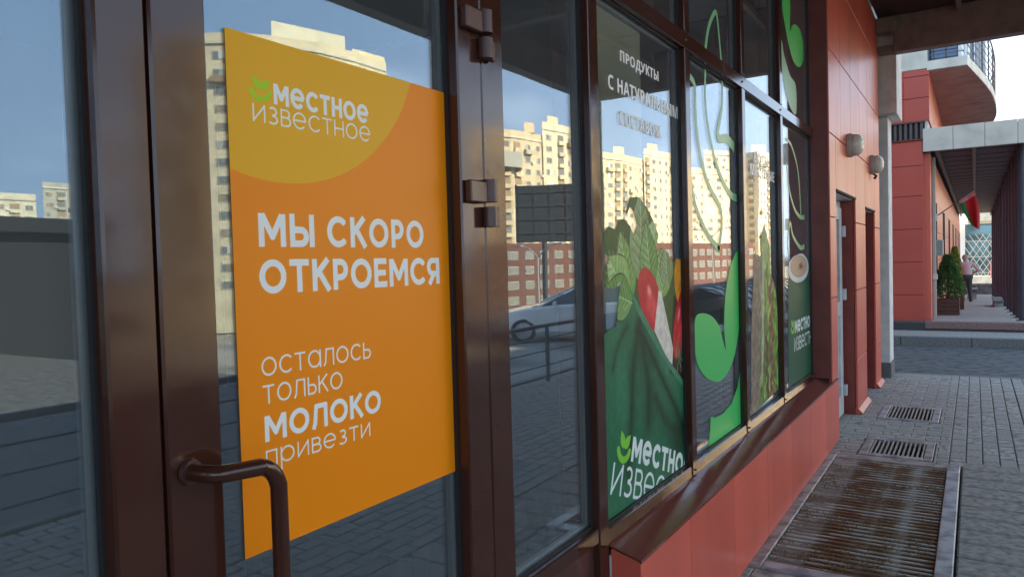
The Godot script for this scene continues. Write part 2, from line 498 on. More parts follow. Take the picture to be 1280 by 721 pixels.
# ---------------------------------------------------------------- printed vinyl: a picture drawn in metres
class Print:
	var im: Image
	var w: int
	var h: int
	var x0: float
	var y1: float
	var k: float

	func _init(u0: float, u1: float, v0: float, v1: float, pixels_per_metre: float, c: Color) -> void:
		k = pixels_per_metre
		w = int(ceil((u1 - u0) * k))
		h = int(ceil((v1 - v0) * k))
		x0 = u0
		y1 = v1
		im = Image.create(w, h, false, Image.FORMAT_RGB8)
		im.fill(c)

	func px(u: float, v: float) -> Vector2:
		return Vector2((u - x0) * k, (y1 - v) * k)

	func dot(x: int, y: int, c: Color, a: float) -> void:
		if a >= 0.99:
			im.set_pixel(x, y, c)
		else:
			im.set_pixel(x, y, im.get_pixel(x, y).lerp(c, a))

	func disc(u: float, v: float, ru: float, rv: float, c: Color, a := 1.0, soft := 0.0, turn := 0.0) -> void:
		var o := px(u, v)
		var big := maxf(ru, rv) * k + 2
		var cs := cos(turn)
		var sn := sin(turn)
		for y in range(maxi(0, int(o.y - big)), mini(h, int(o.y + big) + 1)):
			for x in range(maxi(0, int(o.x - big)), mini(w, int(o.x + big) + 1)):
				var dx := x + 0.5 - o.x
				var dy := y + 0.5 - o.y
				var p := Vector2((dx * cs - dy * sn) / (ru * k), (dx * sn + dy * cs) / (rv * k))
				var d := p.length()
				var t := clampf((1.0 - d) * minf(ru, rv) * k + 0.5, 0.0, 1.0) if soft <= 0.0 else smoothstep(1.0, 1.0 - soft, d)
				if t > 0.0:
					dot(x, y, c, t * a)

	func poly(pts: PackedVector2Array, c: Color, a := 1.0) -> void:
		var q := PackedVector2Array()
		var lo := INF
		var hi := -INF
		for p in pts:
			var v := px(p.x, p.y)
			q.append(v)
			lo = minf(lo, v.y)
			hi = maxf(hi, v.y)
		for y in range(maxi(0, int(lo)), mini(h, int(hi) + 1)):
			var cuts := []
			var yy := y + 0.5
			for i in q.size():
				var s := q[i]
				var e := q[(i + 1) % q.size()]
				if (s.y <= yy) != (e.y <= yy):
					cuts.append(s.x + (yy - s.y) / (e.y - s.y) * (e.x - s.x))
			cuts.sort()
			for i in range(0, cuts.size() - 1, 2):
				for x in range(maxi(0, int(floor(cuts[i]))), mini(w, int(ceil(cuts[i + 1])))):
					var t := clampf(minf(x + 1.0, cuts[i + 1]) - maxf(float(x), cuts[i]), 0.0, 1.0)
					dot(x, y, c, t * a)

	# a straight stroke; open ends are cut square where told to
	func stroke(p: Vector2, q: Vector2, half: float, c: Color, cut0 := false, cut1 := false, a := 1.0, soft := 0.0) -> void:
		var s := px(p.x, p.y)
		var e := px(q.x, q.y)
		var r := half * k
		var d := e - s
		var l := maxf(d.length(), 0.001)
		d /= l
		for y in range(maxi(0, int(minf(s.y, e.y) - r - 1)), mini(h, int(maxf(s.y, e.y) + r + 2))):
			for x in range(maxi(0, int(minf(s.x, e.x) - r - 1)), mini(w, int(maxf(s.x, e.x) + r + 2))):
				var v := Vector2(x + 0.5, y + 0.5) - s
				var t := v.dot(d)
				var cov := 1.0
				if t < 0.0 and cut0:
					cov = clampf(t + 0.5, 0.0, 1.0)
				if t > l and cut1:
					cov = clampf(l - t + 0.5, 0.0, 1.0)
				if cov <= 0.0:
					continue
				var dist := 0.0
				if (t < 0.0 and not cut0) or (t > l and not cut1):
					dist = (v - d * clampf(t, 0.0, l)).length()
				else:
					dist = absf(v.x * d.y - v.y * d.x)
				cov *= clampf(r - dist + 0.5, 0.0, 1.0) if soft <= 0.0 else smoothstep(r, r * (1.0 - soft), dist)
				if cov > 0.0:
					dot(x, y, c, cov * a)

	func brush(pts: PackedVector2Array, half: float, c: Color, a := 1.0, soft := 0.0) -> void:
		# each pixel takes the nearest stretch of the line only, so that the stroke is even along its length
		var cov := {}
		var r := half * k
		for i in pts.size() - 1:
			var s := px(pts[i].x, pts[i].y)
			var e := px(pts[i + 1].x, pts[i + 1].y)
			var d := e - s
			var l2 := maxf(d.length_squared(), 0.0001)
			for y in range(maxi(0, int(minf(s.y, e.y) - r - 1)), mini(h, int(maxf(s.y, e.y) + r + 2))):
				for x in range(maxi(0, int(minf(s.x, e.x) - r - 1)), mini(w, int(maxf(s.x, e.x) + r + 2))):
					var v := Vector2(x + 0.5, y + 0.5) - s
					var dist := (v - d * clampf(v.dot(d) / l2, 0.0, 1.0)).length()
					var t := clampf(r - dist + 0.5, 0.0, 1.0) if soft <= 0.0 else smoothstep(r, r * (1.0 - soft), dist)
					if t > 0.0:
						var key := y * w + x
						cov[key] = maxf(cov.get(key, 0.0), t)
		for key: int in cov:
			dot(key % w, key / w, c, cov[key] * a)

	# the grain and mottling of a printed photograph
	func grain(seed_: int, amount: float) -> void:
		var n := FastNoiseLite.new()
		n.seed = seed_
		n.frequency = 0.03
		n.fractal_octaves = 4
		for y in h:
			for x in w:
				var f := 1.0 + amount * n.get_noise_2d(x, y) * 2.0
				var c := im.get_pixel(x, y)
				im.set_pixel(x, y, Color(c.r * f, c.g * f, c.b * f))

	func speckle(n: int, u0: float, u1: float, v0: float, v1: float, r: float, cols: Array, seed_: int, a := 0.5) -> void:
		var g := RandomNumberGenerator.new()
		g.seed = seed_
		for i in n:
			disc(g.randf_range(u0, u1), g.randf_range(v0, v1), r * g.randf_range(0.5, 1.5), r * g.randf_range(0.5, 1.5), cols[g.randi() % cols.size()], a, 0.6)

	func texture() -> ImageTexture:
		return ImageTexture.create_from_image(im)

# ---------------------------------------------------------------- a geometric sans of even strokes
func arc(cx: float, cy: float, rx: float, ry: float, a0: float, a1: float) -> PackedVector2Array:
	var n := maxi(6, int(absf(a1 - a0) / 11.0))
	var out := PackedVector2Array()
	for i in n + 1:
		var a := deg_to_rad(lerpf(a0, a1, float(i) / n))
		out.append(Vector2(cx + rx * cos(a), cy + ry * sin(a)))
	return out

func pl(a: Array) -> PackedVector2Array:
	return flat_list(a)

func bowl(x: float, y0: float, y1: float, right: float) -> PackedVector2Array:
	var r := (y1 - y0) * 0.5
	var out := PackedVector2Array([Vector2(x, y1)])
	out.append_array(arc(right - r, (y0 + y1) * 0.5, r, r, 90, -90))
	out.append(Vector2(x, y0))
	return out

# [width, strokes] of a letter one unit high; t: weight of the stroke
func glyph(c: String, t: float) -> Array:
	var h := t * 0.5
	match c:
		"О", "о":
			return [1.0, [arc(0.5, 0.5, 0.5 - h, 0.5 - h, 0, 360)]]
		"С", "с":
			return [0.9, [arc(0.5, 0.5, 0.5 - h, 0.5 - h, 42, 318)]]
		"е":
			return [0.98, [arc(0.49, 0.5, 0.49 - h, 0.5 - h, 0, 318), pl([h, 0.5, 0.98 - h * 0.6, 0.5])]]
		"М", "м":
			return [1.02, [pl([h, 0, h, 1 - h * 0.3]), pl([h * 1.3, 1 - h * 0.6, 0.51, 0.3, 1.02 - h * 1.3, 1 - h * 0.6]), pl([1.02 - h, 0, 1.02 - h, 1 - h * 0.3])]]
		"Ы":
			return [1.0, [pl([h, 0, h, 1]), bowl(h, h, 0.62 - h, 0.66), pl([1.0 - h, 0, 1.0 - h, 1])]]
		"Ь", "ь":
			return [0.64, [pl([h, 0, h, 1]), bowl(h, h, 0.6 - h, 0.64 - h * 0.4)]]
		"К", "к":
			return [0.76, [pl([h, 0, h, 1]), pl([h, 0.44, 0.72 - h * 0.4, 1]), pl([0.3, 0.58, 0.76 - h * 0.4, 0])]]
		"Р":
			return [0.68, [pl([h, 0, h, 1]), bowl(h, 0.38 + h * 0.2, 1 - h, 0.68 - h)]]
		"р":
			return [0.98, [pl([h, -0.42, h, 1]), arc(0.49, 0.5, 0.49 - h, 0.5 - h, 0, 360)]]
		"а":
			return [0.98, [pl([0.98 - h, 0, 0.98 - h, 1]), arc(0.49, 0.5, 0.49 - h, 0.5 - h, 0, 360)]]
		"Т", "т":
			return [0.78, [pl([0, 1 - h, 0.78, 1 - h]), pl([0.39, 0, 0.39, 1 - h])]]
		"Е":
			return [0.66, [pl([h, 0, h, 1]), pl([h, 1 - h, 0.64, 1 - h]), pl([h, 0.5, 0.6, 0.5]), pl([h, h, 0.66, h])]]
		"Я":
			return [0.72, [pl([0.72 - h, 0, 0.72 - h, 1]), PackedVector2Array(Array(bowl(h, 0.4, 1 - h, 0.66)).map(func(p): return Vector2(0.72 - p.x, p.y))), pl([0.36, 0.4, h * 0.9, 0])]]
		"Л", "л":
			return [0.84, [pl([h * 0.7, 0, 0.16, 0.2, 0.24, 1 - h, 0.84 - h, 1 - h, 0.84 - h, 0])]]
		"И", "и":
			return [0.84, [pl([h, 0, h, 1]), pl([h * 1.2, 0.08, 0.84 - h * 1.2, 0.92]), pl([0.84 - h, 0, 0.84 - h, 1])]]
		"З", "з":
			var up := arc(0.33, 0.75 - h * 0.3, 0.3 - h, 0.25 - h * 0.7, 140, -90)
			var low := arc(0.33, 0.27, 0.36 - h, 0.27 - h, 90, -140)
			up.append_array(low)
			return [0.7, [up]]
		"В", "в":
			return [0.7, [pl([h, 0, h, 1]), bowl(h, 0.52, 1 - h, 0.62), bowl(h, h, 0.52, 0.7 - h * 0.4)]]
		"Н", "н":
			return [0.8, [pl([h, 0, h, 1]), pl([h, 0.5, 0.8 - h, 0.5]), pl([0.8 - h, 0, 0.8 - h, 1])]]
		"П", "п":
			return [0.78, [pl([h, 0, h, 1 - h, 0.78 - h, 1 - h, 0.78 - h, 0])]]
	return [0.4, []]

func lettering(pr: Print, text: String, left: float, base: float, high: float, wide: float, t: float, c: Color, turn := 0.0, gap := 0.14) -> void:
	var total := 0.0
	for ch in text:
		total += glyph(ch, t)[0] + (0.0 if ch == " " else gap)
	total -= gap
	var s := wide / total if wide > 0.0 else high
	var x := 0.0
	var rot := Vector2(cos(turn), sin(turn))
	for ch in text:
		var g: Array = glyph(ch, t)
		for line: PackedVector2Array in g[1]:
			var q := PackedVector2Array()
			for p in line:
				var v := Vector2((x + p.x) * s, p.y * high)
				q.append(Vector2(left + v.x * rot.x - v.y * rot.y, base + v.x * rot.y + v.y * rot.x))
			for i in q.size() - 1:
				pr.stroke(q[i], q[i + 1], t * high * 0.5, c, i == 0, i == q.size() - 2)
		x += g[0] + (0.0 if ch == " " else gap)

func leaf_shape(u: float, v: float, l: float, w: float, a: float) -> PackedVector2Array:
	var out := PackedVector2Array()
	var d := Vector2(cos(a), sin(a))
	var n := Vector2(-d.y, d.x)
	for i in 13:
		var t := i / 12.0
		out.append(Vector2(u, v) + d * l * t + n * w * sin(PI * pow(t, 0.8)) * 0.5)
	for i in range(11, 0, -1):
		var t := i / 12.0
		out.append(Vector2(u, v) + d * l * t - n * w * sin(PI * pow(t, 0.8)) * 0.5)
	return out

# the two leaves over a smile that stand before the shop's name
func sprout_mark(pr: Print, u: float, v: float, s: float, c: Color, turn := 0.0) -> void:
	var r := Vector2(cos(turn), sin(turn))
	var at := func(x: float, y: float) -> Vector2: return Vector2(u + (x * r.x - y * r.y) * s, v + (x * r.y + y * r.x) * s)
	var p: Vector2 = at.call(0.02, 0.08)
	pr.poly(leaf_shape(p.x, p.y, 0.62 * s, 0.34 * s, deg_to_rad(122) + turn), c)
	p = at.call(0.06, 0.08)
	pr.poly(leaf_shape(p.x, p.y, 0.60 * s, 0.34 * s, deg_to_rad(50) + turn), c)
	var q := PackedVector2Array()
	for i in 13:
		var a := deg_to_rad(200 + i * 140 / 12.0)
		q.append(at.call(0.03 + 0.45 * cos(a), 0.16 + 0.42 * sin(a)))
	pr.brush(q, 0.11 * s, c)

func vinyl(called: String, pr: Print, rough := 0.42) -> StandardMaterial3D:
	var m := mat(called, Color.WHITE, rough)
	m.metallic_specular = 0.3
	m.albedo_texture = pr.texture()
	m.texture_repeat = false
	return m

func print_poster() -> Material:
	var orange := Color(0.930, 0.535, 0.050)
	var pr := Print.new(0.790, 1.387, 0.964, 1.857, 1180.0, orange)
	pr.disc(0.90, 2.0, 0.392, 0.392, Color(0.90, 0.665, 0.10))
	var white := Color(0.90, 0.91, 0.90)
	sprout_mark(pr, 0.857, 1.762, 0.046, Color(0.66, 0.80, 0.10))
	lettering(pr, "местное", 0.887, 1.746, 0.038, 0.240, 0.215, white)
	lettering(pr, "известное", 0.840, 1.7095, 0.031, 0.291, 0.105, white, 0.0, 0.17)
	lettering(pr, "МЫ СКОРО", 0.843, 1.4935, 0.0605, 0.450, 0.205, white, 0.0, 0.16)
	lettering(pr, "ОТКРОЕМСЯ", 0.841, 1.411, 0.0605, 0.506, 0.205, white, 0.0, 0.13)
	lettering(pr, "осталось", 0.838, 1.2675, 0.0335, 0.272, 0.11, white, 0.0, 0.18)
	lettering(pr, "только", 0.839, 1.2185, 0.0335, 0.190, 0.11, white, 0.0, 0.18)
	lettering(pr, "МОЛОКО", 0.840, 1.1525, 0.0470, 0.296, 0.205, white, 0.0, 0.13)
	lettering(pr, "привезти", 0.840, 1.1085, 0.0290, 0.262, 0.115, white, 0.0, 0.2)
	return vinyl("print_poster", pr, 0.36)

func print_basket() -> Material:
	var cloth := Color(0.15, 0.40, 0.275)
	var pr := Print.new(2.19, 3.035, 0.56, 1.70, 620.0, cloth)
	var dark := Color(0.05, 0.17, 0.11)
	var mid := Color(0.20, 0.47, 0.335)
	# folds of the cloth as photographed
	pr.disc(2.36, 1.02, 0.10, 0.34, mid, 0.75, 0.9, 0.25)
	pr.disc(2.80, 1.05, 0.16, 0.36, mid, 0.6, 0.9, -0.45)
	pr.disc(2.95, 0.70, 0.20, 0.13, Color(0.06, 0.20, 0.13), 0.7, 0.9)
	for f in [[[2.545, 1.24, 2.47, 1.08, 2.44, 0.88, 2.40, 0.70], 0.035, 0.75], [[2.52, 1.20, 2.62, 1.12, 2.76, 0.98, 2.90, 0.84, 3.03, 0.69], 0.022, 0.95], [[2.56, 1.13, 2.61, 0.98, 2.60, 0.84], 0.05, 0.7], [[2.68, 0.92, 2.80, 0.80, 2.95, 0.74], 0.05, 0.6], [[2.29, 1.08, 2.34, 1.16, 2.42, 1.22], 0.02, 0.55], [[2.86, 1.20, 2.95, 1.06, 3.03, 0.96], 0.012, 0.5]]:
		pr.brush(smooth_line(flat_list(f[0]), 5), f[1] * 2.2, dark, f[2] * 0.55, 1.0)
		pr.brush(smooth_line(flat_list(f[0]), 5), f[1] * 0.7, dark, f[2] * 0.75, 1.0)
	# behind the cloth's upper edge: leaves, peppers, a squash, dill
	var edge := PackedVector2Array([Vector2(2.41, 1.40), Vector2(2.52, 1.30), Vector2(2.64, 1.20), Vector2(2.80, 1.08), Vector2(2.93, 1.0), Vector2(3.04, 0.93), Vector2(3.06, 1.72), Vector2(2.18, 1.72), Vector2(2.18, 1.34), Vector2(2.36, 1.34)])
	pr.poly(edge, Color(0.20, 0.33, 0.12))
	var g := RandomNumberGenerator.new()
	g.seed = 4
	pr.poly(flat_list([2.84, 1.0, 3.04, 0.9, 3.04, 1.36, 2.90, 1.3]), Color(0.20, 0.10, 0.11))
	pr.disc(3.0, 1.37, 0.085, 0.115, Color(0.80, 0.52, 0.13))
	pr.disc(2.99, 1.40, 0.04, 0.06, Color(0.88, 0.63, 0.24), 0.7, 0.8)
	var leaves := [[2.46, 1.30, 0.27, 0.14, 108, 0], [2.44, 1.32, 0.23, 0.15, 140, 1], [2.47, 1.30, 0.24, 0.13, 165, 2], [2.56, 1.36, 0.36, 0.17, 88, 3], [2.60, 1.36, 0.30, 0.16, 62, 1], [2.76, 1.30, 0.24, 0.14, 72, 0], [2.66, 1.34, 0.26, 0.14, 100, 2], [2.84, 1.34, 0.17, 0.12, 98, 3]]
	for l in leaves:
		var base: Color = [Color(0.44, 0.60, 0.27), Color(0.55, 0.69, 0.38), Color(0.37, 0.55, 0.23), Color(0.43, 0.53, 0.29)][l[5]]
		var a := deg_to_rad(l[4])
		var d := Vector2(cos(a), sin(a))
		var n := Vector2(-d.y, d.x)
		var o := Vector2(l[0], l[1])
		var wide: float = l[3] * 1.25
		pr.poly(leaf_shape(l[0], l[1], l[2] + 0.006, wide + 0.010, a), base.darkened(0.5))
		pr.poly(leaf_shape(l[0], l[1], l[2], wide, a), base)
		var half := PackedVector2Array()
		for p in leaf_shape(l[0], l[1], l[2], wide, a):
			half.append(p if (p - o).dot(n) > 0.0 else o + d * (p - o).dot(d))
		pr.poly(half, base.lightened(0.16))
		for i in 7:
			var q: Vector2 = o + d * l[2] * (0.10 + 0.115 * i)
			for s in [-1.0, 1.0]:
				var e: Vector2 = q + d * 0.045 + n * s * wide * 0.40 * sin(PI * pow(0.16 + 0.115 * i, 0.8))
				pr.brush(PackedVector2Array([q + d * 0.012, q.lerp(e, 0.55) + d * 0.014, e + d * 0.008]), 0.006, base.darkened(0.22), 0.55, 1.0)
				pr.brush(PackedVector2Array([q, q.lerp(e, 0.6) - d * 0.004, e]), 0.0013, base.lightened(0.38), 0.8)
		pr.brush(PackedVector2Array([o, o + d * l[2] * 0.97]), 0.0024, base.lightened(0.45), 0.95)
	for b in [[2.65, 1.30, 0.092, 0.150, 0.75], [2.975, 1.19, 0.066, 0.16, -0.45]]:
		pr.disc(b[0], b[1], b[2], b[3], Color(0.74, 0.12, 0.14), 1.0, 0.0, b[4])
		pr.disc(b[0] + 0.015, b[1] - 0.03, b[2] * 0.75, b[3] * 0.7, Color(0.88, 0.30, 0.31), 0.85, 0.8, b[4])
		pr.disc(b[0] - 0.012, b[1] + 0.035, b[2] * 0.35, b[3] * 0.33, Color(0.96, 0.64, 0.60), 0.8, 0.9, b[4])
	pr.poly(flat_list([2.735, 1.335, 2.765, 1.325, 2.885, 1.09, 2.87, 1.02, 2.80, 1.07, 2.68, 1.18]), Color(0.82, 0.79, 0.74))
	pr.poly(flat_list([2.735, 1.335, 2.75, 1.33, 2.79, 1.20, 2.71, 1.18]), Color(0.86, 0.83, 0.76))
	for i in 60:
		var u := g.randf_range(2.90, 3.035)
		var v := g.randf_range(0.98, 1.09)
		pr.stroke(Vector2(u, v), Vector2(u + g.randf_range(-0.03, 0.03), v + g.randf_range(0.01, 0.05)), 0.0016, Color(0.55, 0.66, 0.50) if i % 2 else Color(0.30, 0.42, 0.26))
	for i in 30:
		var u := g.randf_range(2.98, 3.035)
		var v := g.randf_range(1.09, 1.20)
		pr.stroke(Vector2(u, v), Vector2(u + 0.02, v + g.randf_range(0.02, 0.05)), 0.0014, Color(0.55, 0.30, 0.34))
	# the cloth's hem over them
	pr.poly(flat_list([2.41, 1.40, 2.43, 1.375, 2.54, 1.285, 2.66, 1.185, 2.80, 1.07, 2.93, 0.985, 3.04, 0.915, 3.04, 0.89, 2.9, 0.97, 2.72, 1.10, 2.52, 1.26]), mid.lightened(0.05))
	pr.grain(3, 0.06)
	var white := Color(0.84, 0.87, 0.84)
	sprout_mark(pr, 2.365, 0.785, 0.115, Color(0.47, 0.76, 0.22), -0.3)
	lettering(pr, "местное", 2.425, 0.735, 0.092, 0.0, 0.235, white, -0.345, 0.13)
	lettering(pr, "известное", 2.245, 0.665, 0.108, 0.0, 0.115, white, -0.345, 0.17)
	return vinyl("print_basket", pr, 0.45)

func print_sandwich() -> Material:
	var pr := Print.new(4.09, 4.78, 0.57, 1.66, 460.0, Color(0.36, 0.47, 0.21))
	var g := RandomNumberGenerator.new()
	g.seed = 9
	for i in 260:
		var u := g.randf_range(4.28, 4.78)
		var v := g.randf_range(0.56, 1.62)
		var c: Color = [Color(0.45, 0.60, 0.24), Color(0.30, 0.42, 0.17), Color(0.60, 0.70, 0.36), Color(0.36, 0.50, 0.20)][g.randi() % 4]
		pr.poly(leaf_shape(u, v, g.randf_range(0.06, 0.16), g.randf_range(0.02, 0.06), g.randf_range(0.9, 2.2)), c, 0.9)
	for i in 40:
		var v := 0.56 + i * 0.020
		pr.disc(4.60 + 0.035 * sin(i * 0.7), v, 0.045, 0.03, [Color(0.52, 0.27, 0.25), Color(0.62, 0.36, 0.33), Color(0.40, 0.19, 0.20)][i % 3], 0.9, 0.5)
		if i < 20:
			pr.disc(4.48 + 0.02 * sin(i * 1.3), v + 0.05, 0.03, 0.028, Color(0.36, 0.22, 0.18), 0.8, 0.5)
	pr.poly(flat_list([4.08, 0.56, 4.08, 1.0, 4.20, 1.48, 4.37, 1.46, 4.33, 1.1, 4.27, 0.56]), Color(0.50, 0.44, 0.38))
	pr.poly(flat_list([4.40, 1.45, 4.45, 1.44, 4.42, 1.0, 4.36, 0.7, 4.33, 0.72]), Color(0.66, 0.62, 0.54))
	pr.speckle(500, 4.09, 4.35, 0.57, 1.46, 0.007, [Color(0.38, 0.32, 0.27), Color(0.60, 0.54, 0.47), Color(0.44, 0.38, 0.33)], 12, 0.6)
	pr.poly(leaf_shape(4.45, 1.36, 0.34, 0.16, 1.42), Color(0.55, 0.64, 0.40))
	pr.grain(5, 0.14)
	return vinyl("print_sandwich", pr, 0.45)

func print_coffee() -> Material:
	var pr := Print.new(5.05, 5.855, 0.57, 1.475, 420.0, Color(0.145, 0.33, 0.24))
	pr.disc(5.45, 1.375, 0.36, 0.105, Color(0.80, 0.80, 0.78))
	pr.disc(5.46, 1.385, 0.29, 0.078, Color(0.60, 0.57, 0.53))
	pr.disc(5.46, 1.385, 0.275, 0.070, Color(0.72, 0.61, 0.50))
	for i in 14:
		pr.disc(5.52 + 0.09 * cos(i * 2.4) * (i / 14.0), 1.385 + 0.03 * sin(i * 2.4) * (i / 14.0), 0.016, 0.008, Color(0.36, 0.23, 0.17))
	pr.disc(5.46, 1.20, 0.30, 0.10, Color(0.22, 0.40, 0.30), 0.6, 0.9)
	var white := Color(0.84, 0.87, 0.84)
	sprout_mark(pr, 5.21, 0.965, 0.105, Color(0.47, 0.76, 0.22))
	lettering(pr, "местное", 5.285, 0.925, 0.088, 0.0, 0.235, white, 0.0, 0.13)
	lettering(pr, "известное", 5.255, 0.80, 0.096, 0.0, 0.12, white, 0.0, 0.14)
	return vinyl("print_coffee", pr, 0.45)

# ---------------------------------------------------------------- shop front
const FRONT := 0.04

func pane(parent: Node3D, z0: float, z1: float, y0: float, y1: float) -> void:
	# z0 > z1; clear glass 6 mm thick with a solar film in it, on grey spacer bars and black gaskets
	bx("glass", Vector3(-0.006, y0, z0), Vector3(0.0, y1, z1), M.glass, parent, 0.0)
	var st := start()
	quad(st, Vector3(0, 0, 0), Vector3(0, 0, z1 - z0), Vector3(0, y1 - y0, z1 - z0), Vector3(0, y1 - y0, 0), Vector3.RIGHT)
	put("solar_film", st.commit(), M.solar_film, parent, Vector3(-0.003, y0, z0) - origin_of(parent))
	for side in 4:
		var sp := start()
		var ga := start()
		match side:
			0:
				add_box(sp, Vector3(-0.022, y0, z1), Vector3(-0.008, y1, z1 + 0.014))
				add_box(ga, Vector3(0.001, y0, z1), Vector3(0.012, y1, z1 + 0.005))
			1:
				add_box(sp, Vector3(-0.022, y0, z0 - 0.014), Vector3(-0.008, y1, z0))
				add_box(ga, Vector3(0.001, y0, z0 - 0.005), Vector3(0.012, y1, z0))
			2:
				add_box(sp, Vector3(-0.022, y0, z1 + 0.016), Vector3(-0.008, y0 + 0.014, z0 - 0.016))
				add_box(ga, Vector3(0.001, y0, z1 + 0.006), Vector3(0.012, y0 + 0.005, z0 - 0.006))
			3:
				add_box(sp, Vector3(-0.022, y1 - 0.014, z1 + 0.016), Vector3(-0.008, y1, z0 - 0.016))
				add_box(ga, Vector3(0.001, y1 - 0.005, z1 + 0.006), Vector3(0.012, y1, z0 - 0.006))
		put("spacer", sp.commit(), M.spacer, parent, -origin_of(parent))
		put("gasket", ga.commit(), M.gasket, parent, -origin_of(parent))

func door_leaf(shop: Node3D, z0: float, z1: float, s0: float, s1: float) -> Node3D:
	# outer edges z0 > z1, stile widths s0 and s1
	var d := sub("door", shop)
	d.position = Vector3(0, 0, (z0 + z1) * 0.5) - origin_of(shop)
	bx("stile", Vector3(-0.03, 0.02, z0), Vector3(FRONT, 2.30, z0 - s0), M.frame_brown, d, 0.004)
	bx("stile", Vector3(-0.03, 0.02, z1 + s1), Vector3(FRONT, 2.30, z1), M.frame_brown, d, 0.004)
	bx("rail", Vector3(-0.03, 2.18, z0 - s0), Vector3(FRONT - 0.001, 2.30, z1 + s1), M.frame_brown, d, 0.003)
	bx("rail", Vector3(-0.03, 0.02, z0 - s0), Vector3(FRONT - 0.001, 0.34, z1 + s1), M.frame_brown, d, 0.003)
	pane(d, z0 - s0, z1 + s1, 0.34, 2.18)
	return d

func hinge(parent: Node3D, y: float) -> void:
	# a strap on the stile, and the two knuckles of the barrel
	var h := sub("hinge", parent)
	bx("leaf_strap", Vector3(FRONT, y, -1.402), Vector3(FRONT + 0.020, y + 0.052, -1.470), M.frame_dull, h, 0.003)
	h.get_child(0).name = "hinge_strap"
	for k in 2:
		var st := start()
		var a := y + 0.004 if k == 0 else y - 0.056
		add_tube(st, [Vector3(FRONT + 0.013, a, -1.488), Vector3(FRONT + 0.013, a + 0.048 + 0.006 * (1 - k), -1.488)], [0.019], 16)
		put("hinge_barrel", st.commit(), M.frame_dull, h, -origin_of(h))
	bx("hinge_strap", Vector3(FRONT, y - 0.055, -1.494), Vector3(FRONT + 0.014, y - 0.006, -1.530), M.frame_dull, h, 0.003)

func bolt_head(parent: Node3D, at: Vector3) -> void:
	var st := start()
	add_tube(st, [at, at + Vector3(0.006, 0, 0)], [0.0055, 0.0045], 8)
	put("bolt", st.commit(), M.bolt, parent, -origin_of(parent))

